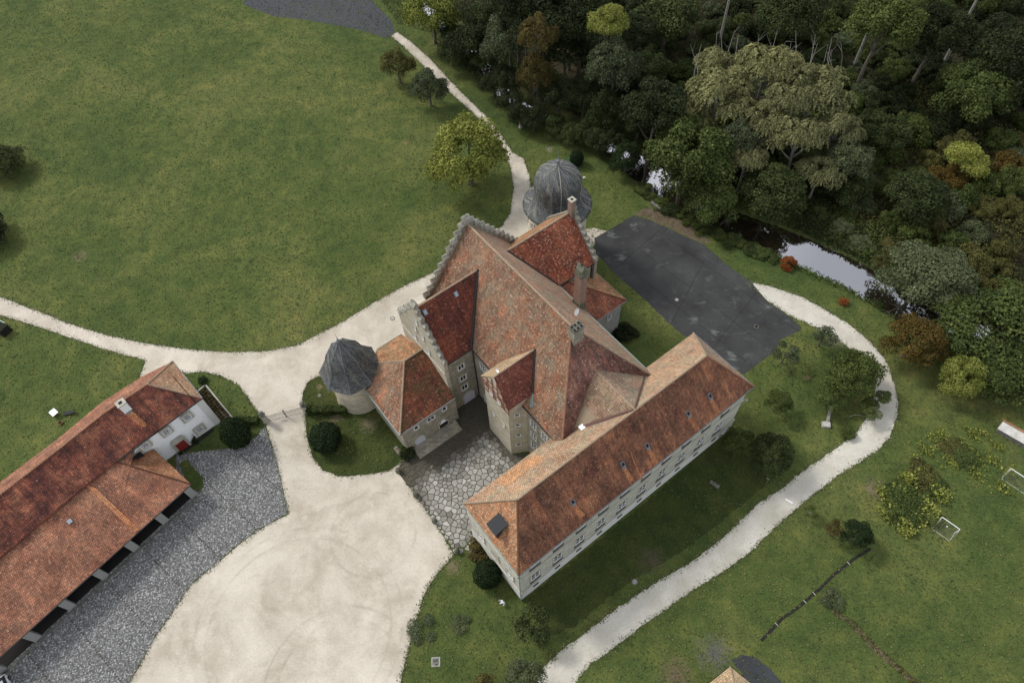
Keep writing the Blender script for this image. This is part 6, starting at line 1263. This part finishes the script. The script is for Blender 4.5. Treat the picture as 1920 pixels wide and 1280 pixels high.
# manholes and small ground items
def manhole(px, py, label, r=.42, sq=False, mat='concrete'):
    p = G(px, py); T = Thing('manhole_cover', label, 'manhole', p + (0, 0, .03))
    if sq:
        m = MB(); [m.box(p + np.array([sx, sy, 0]) * r, (2 * r + .16 if sy else .16, .16 if sy else 2 * r - .16, .06)) for sx, sy in ((0, 1), (0, -1), (1, 0), (-1, 0))]; T.part('rim', m, M['pale_grey']); m = MB(); m.box(p, (1.7 * r, 1.7 * r, .035)); T.part('cover', m, M['stone_dark'])
    else:
        m = MB(); m.lathe([(r, 0), (r, .035), (r * .8, .04), (.01, .04)], p, 18); T.part('rim', m, M['stone_dark']); m = MB(); m.lathe([(r * .75, .041), (r * .74, .055), (.01, .056)], p, 18); T.part('cover', m, M[mat])
manhole(736, 597, 'round manhole cover in the gravel road beside the stepped gable', .45, mat='stone_trim'); manhole(1190, 1090, 'round pale manhole cover on the lawn between long wing and path', .42, mat='pale_grey'); manhole(817, 1240, 'square dark shaft cover with pale rim on the corner lawn', .5, True)
manhole(1418, 612, 'round drain cover in a pale square on the asphalt court', .4, mat='dark'); manhole(1269, 562, 'oval pale concrete patch on the asphalt court', .38, mat='pale_grey'); manhole(1095, 333, 'round grey cover in the grass beside the bell tower', .35); manhole(1398, 750, 'round grey cover on the lawn at the end of the long wing', .38, mat='stone_dark'); manhole(599, 741, 'small grey cover on the lawn island by the slate tower', .3, mat='stone_dark')
p = G(1340, 908); T = Thing('stone_slab', 'dark rectangular slab lying in the grass in front of the long wing', 'slab', p); m = MB(); m.box(p, (1.5, .6, .07), (.75, -.66, 0)); T.part('slab', m, M['stone_dark'])
p = G(1479, 939); T = Thing('white_board', 'short white board lying across the gravel path', 'board', p); m = MB(); m.box(p + (0, 0, .01), (1.15, .24, .06), (.78, -.62, 0)); T.part('plank', m, M['white'])
p = G(1548, 797); T = Thing('stone_trough', 'grey stone block beside the fallen tree inside the path bend', 'stone', p); m = MB(); m.box(p, (1.25, .95, .5), (.98, -.17, 0), taper=.9); T.part('block', m, M['statue'])
m = MB(); pp = [G(x, y, z) for x, y, z in ((1552, 790, .4), (1556, 770, .9), (1565, 748, 1.4), (1585, 720, 2.0))]; T = Thing('fallen_trunk', 'grey fallen tree trunk leaning from the stone block into the green tree', 'trunk', pp[0] * (1, 1, 0)); m.tube(pp, [.28, .24, .2, .12], 7); T.part('trunk', m, M['bark_pale']); m = MB(); m.tube([G(1592, 781, .5), G(1605, 777, .9), G(1618, 779, .6)], [.05, .05, .03], 5); T.part('branch', m, M['bark_pale'])
for x, y, lb in ((1515, 968, 'thin pale wooden stake beside the tiny young tree'), (1437, 905, 'thin pale stake near the inner edge of the gravel path')):
    p = G(x, y); T = Thing('tree_stake', lb, 'stake', p); m = MB(); m.tube([p, p + (0, 0, 1.5)], .035, 5); T.part('stake', m, M['wood']); m = MB(); m.tube([p + (0, 0, 1.45), p + (-.3, .12, 1.5)], .02, 4); T.part('tie', m, M['white'])
p = G(1069, 303); T = Thing('green_bin', 'small green bin next to the egg-shaped bush', 'bin', p); m = MB(); m.box(p, (.5, .5, .85), LU, taper=1.1); T.part('bin_body', m, M['lightgreen_bin']); m = MB(); m.box(p + (0, 0, .852), (.6, .6, .06), LU); T.part('lid', m, M['lightgreen_bin'])
p = G(6, 620); T = Thing('garden_box', 'dark green covered box with pale green edge strip at the left edge', 'box', p); m = MB(); m.box(p, (3.0, 1.8, 1.5), (.86, -.5, 0)); T.part('box_body', m, M['dark']); m = MB(); m.box(p + (0, 0, 1.502), (3.1, 1.9, .12), (.86, -.5, 0)); T.part('cover', m, LM['forest']); m = MB(); m.box(p + np.array([.45, .85, 1.63]), (1.5, .14, .05), (.86, -.5, 0)); T.part('edge_strip', m, M['copper'])
p = G(1215, 386); T = Thing('low_wall', 'short low dark wall at the top corner of the soil strip', 'wall', p); m = MB(); m.prism([G(1218, 384), G(1246, 402), G(1250, 398), G(1222, 380)], (0, 0, .6)); T.part('wall', m, M['stone_dark'])
# planted bed at the white house end wall
q = [G(375, 737), G(385, 726), G(434, 782), G(414, 795)]; bx_ = [G(371, 735), G(386, 722), G(437, 784)]
T = Thing('planting_bed', 'narrow planting bed with rows of brown perennials and pale stone edging', 'bed', G(400, 760)); m = MB(); m.prism([p * (1, 1, 0) + (0, 0, .02) for p in q], (0, 0, .12)); T.part('bed_soil', m, M['soil'])
for a, b in zip(bx_[:-1], bx_[1:]): ln_ = np.linalg.norm(b - a); m = MB(); m.box((a + b) / 2 + (0, 0, .02), (ln_, .2, .25), (b - a)); T.part('edging', m, M['statue'])
for i in range(34):
    u_, v_ = (i % 3 + .5 + rng.normal(0, .1)) / 3, (i // 3 + .5) / 11.5; pa = q[0] + (q[1] - q[0]) * u_; pb = q[3] + (q[2] - q[3]) * u_; pp = pa + (pb - pa) * v_
    o = T.inst('perennial', CR['shrub'][i % 4], pp * (1, 1, 0) + (0, 0, .25), i, scale=(.26, .26, .25)); set_mat(o, LM['brown'])
# steps and planter pots at the house door
p = wf(386, 812) * (1, 1, 0); m = MB(); T = Thing('cellar_strip', 'dark light-well strip along the foot of the white house front', 'light well', p); m.box(p + fr * .35 + ex * 1.4, (5.4, .5, .12), ex); T.part('grating', m, M['black'])
for x, y, lb in ((365, 828, 'larger dark pot on the right of the red door'), (371, 831, 'smaller dark pot beside the larger pot at the red door'), (341, 851, 'small pot with reddish plant left of the red door')):
    p = G(x, y); T = Thing('planter', lb, 'planter', p, 'pots at the red door'); m = MB(); m.lathe([(.18, 0), (.28, .4), (.24, .4), (.2, .3), (.01, .3)], p, 10); T.part('pot', m, M['black']); o = T.inst('plant', CR['shrub'][0], p + (0, 0, .55), 0, scale=(.32, .32, .3)); set_mat(o, LM['forest'])
# white car nose at the lower left
cp = G(14, 1297); az = R_(-52); dx = np.array([math.cos(az), math.sin(az), 0]); dx = -dx; dy = np.array([-dx[1], dx[0], 0]); T = Thing('parked_car', 'white car parked in the cobbled yard at the lower left corner', 'car', cp)
def sec(x, w, z0, z1, n=1): return [cp + dx * x + dy * s * w + (0, 0, z) for s, z in ((-1, z0), (-1, (z0 + z1) / 2 + .1), (-.82, z1), (.82, z1), (1, (z0 + z1) / 2 + .1), (1, z0))]
S_ = [sec(-2.1, .72, .35, .62), sec(-1.9, .86, .25, .85), sec(-.9, .9, .22, .95), sec(.9, .9, .22, .98), sec(1.8, .88, .25, .95), sec(2.15, .76, .4, .8)]
m = MB(); vs = [p for s_ in S_ for p in s_]; fs = [(i * 6 + j, i * 6 + (j + 1) % 6, i * 6 + 6 + (j + 1) % 6, i * 6 + 6 + j) for i in range(5) for j in range(6)] + [tuple(range(5, -1, -1)), tuple(range(30, 36))]; m.add(vs, fs); T.part('body', m, M['carwhite'])
def cab(x, w, z): return [cp + dx * x + dy * s * w + (0, 0, z) for s in (-1, 1)]
r0, r1, r2, r3 = cab(-.95, .82, .955), cab(-.25, .62, 1.45), cab(1.1, .62, 1.46), cab(1.85, .8, .97)
m = MB(); m.add([r1[0], r1[1], r2[1], r2[0], r0[0], r0[1], r3[1], r3[0]], [(3, 2, 1, 0)]); m.prism([r1[0], r1[1], r2[1], r2[0]], (0, 0, .03)); T.part('car_roof', m, M['carwhite'])
for nm, q_ in (('windscreen', (r0[0], r0[1], r1[1], r1[0])), ('rear_window', (r2[0], r2[1], r3[1], r3[0])), ('side_window', (r0[0], r1[0], r2[0], r3[0])), ('side_window', (r0[1], r3[1], r2[1], r1[1]))):
    m = MB(); m.add(q_, [(0, 1, 2, 3)]); T.part(nm, m, M['glass'])
for sx in (-1.3, 1.35):
    for sy in (-1, 1):
        wp = cp + dx * sx + dy * sy * .84 + (0, 0, .32); m = MB(); m.tube([wp - dy * .11, wp + dy * .11], .32, 14); w_ = T.part('wheel', m, M['black']); m = MB(); m.tube([wp - dy * .12, wp + dy * .12], .18, 10); T.part('rim', m, M['lead'], parent=w_)
for sy in (-1, 1): m = MB(); m.box(cp - dx * 2.06 + dy * sy * .55 + (0, 0, .6), (.12, .34, .13), dx); T.part('headlight', m, M['skyglass'])
# bent-over person in white near the wing corner
pp = G(946, 1133); T = Thing('person', 'person in white shirt and pale trousers bending over the grass by the wing corner', 'person', pp)
fw_ = np.array([-.55, .25, 0]); fw_ /= np.linalg.norm(fw_); sd2 = np.array([-fw_[1], fw_[0], 0])
J = {'pel': (0, 0, .88), 'chest': tuple(fw_ * .34 + (0, 0, 1.14)), 'neck': tuple(fw_ * .5 + (0, 0, 1.22)), 'head': tuple(fw_ * .66 + (0, 0, 1.27)), 'top': tuple(fw_ * .76 + (0, 0, 1.3))}
vl = [J['pel'], J['chest'], J['neck'], J['head'], J['top']]; rad = [.16, .17, .06, .105, .07]; ed = [(0, 1), (1, 2), (2, 3), (3, 4)]
for s_ in (-1, 1):
    k0 = len(vl); vl += [tuple(sd2 * s_ * .11 + (0, 0, .8)), tuple(sd2 * s_ * .14 + fw_ * .08 + (0, 0, .45)), tuple(sd2 * s_ * .15 - fw_ * .02 + (0, 0, .08)), tuple(sd2 * s_ * .17 + fw_ * .16 + (0, 0, .04))]; rad += [.11, .075, .05, .045]; ed += [(0, k0), (k0, k0 + 1), (k0 + 1, k0 + 2), (k0 + 2, k0 + 3)]
    k0 = len(vl); vl += [tuple(sd2 * s_ * .2 + fw_ * .38 + (0, 0, 1.14)), tuple(sd2 * s_ * .26 + fw_ * .46 + (0, 0, .86)), tuple(sd2 * s_ * .2 + fw_ * .62 + (0, 0, .62)), tuple(sd2 * s_ * .18 + fw_ * .68 + (0, 0, .54))]; rad += [.075, .05, .035, .03]; ed += [(1, k0), (k0, k0 + 1), (k0 + 1, k0 + 2), (k0 + 2, k0 + 3)]
me = bpy.data.meshes.new('body'); me.from_pydata(vl, ed, []); me.materials.append(M['carwhite']); o = link('body', me, T.e); sk = o.modifiers.new('skin', 'SKIN')
for v_, r_ in zip(me.skin_vertices[0].data if me.skin_vertices else [], rad): v_.radius = (r_, r_)
if me.skin_vertices: me.skin_vertices[0].data[0].use_root = True
ss_ = o.modifiers.new('sub', 'SUBSURF'); ss_.levels = 1; ss_.render_levels = 1
m = MB(); hp = pp + np.array(J['head']) + (0, 0, .03); m.lathe([(.11, -.02), (.125, .04), (.09, .1), (.02, .13)], hp, 10); T.part('hair', m, M['stone_trim'])

for k, (x0, y0, x1, y1) in enumerate(((1232, 432, 1500, 622), (1180, 452, 1440, 652), (1150, 480, 1412, 688), (1330, 470, 1260, 604), (1420, 545, 1335, 655), (1245, 424, 1152, 505))):
    a, b = G(x0, y0), G(x1, y1); d = (b - a) / np.linalg.norm(b - a); n_ = np.array([-d[1], d[0], 0]) * .035; m = MB(); m.add([a - n_ + (0, 0, .016), b - n_ + (0, 0, .016), b + n_ + (0, 0, .016), a + n_ + (0, 0, .016)], [(0, 1, 2, 3)]); structure(m.make('asphalt_seam', M['dark']))
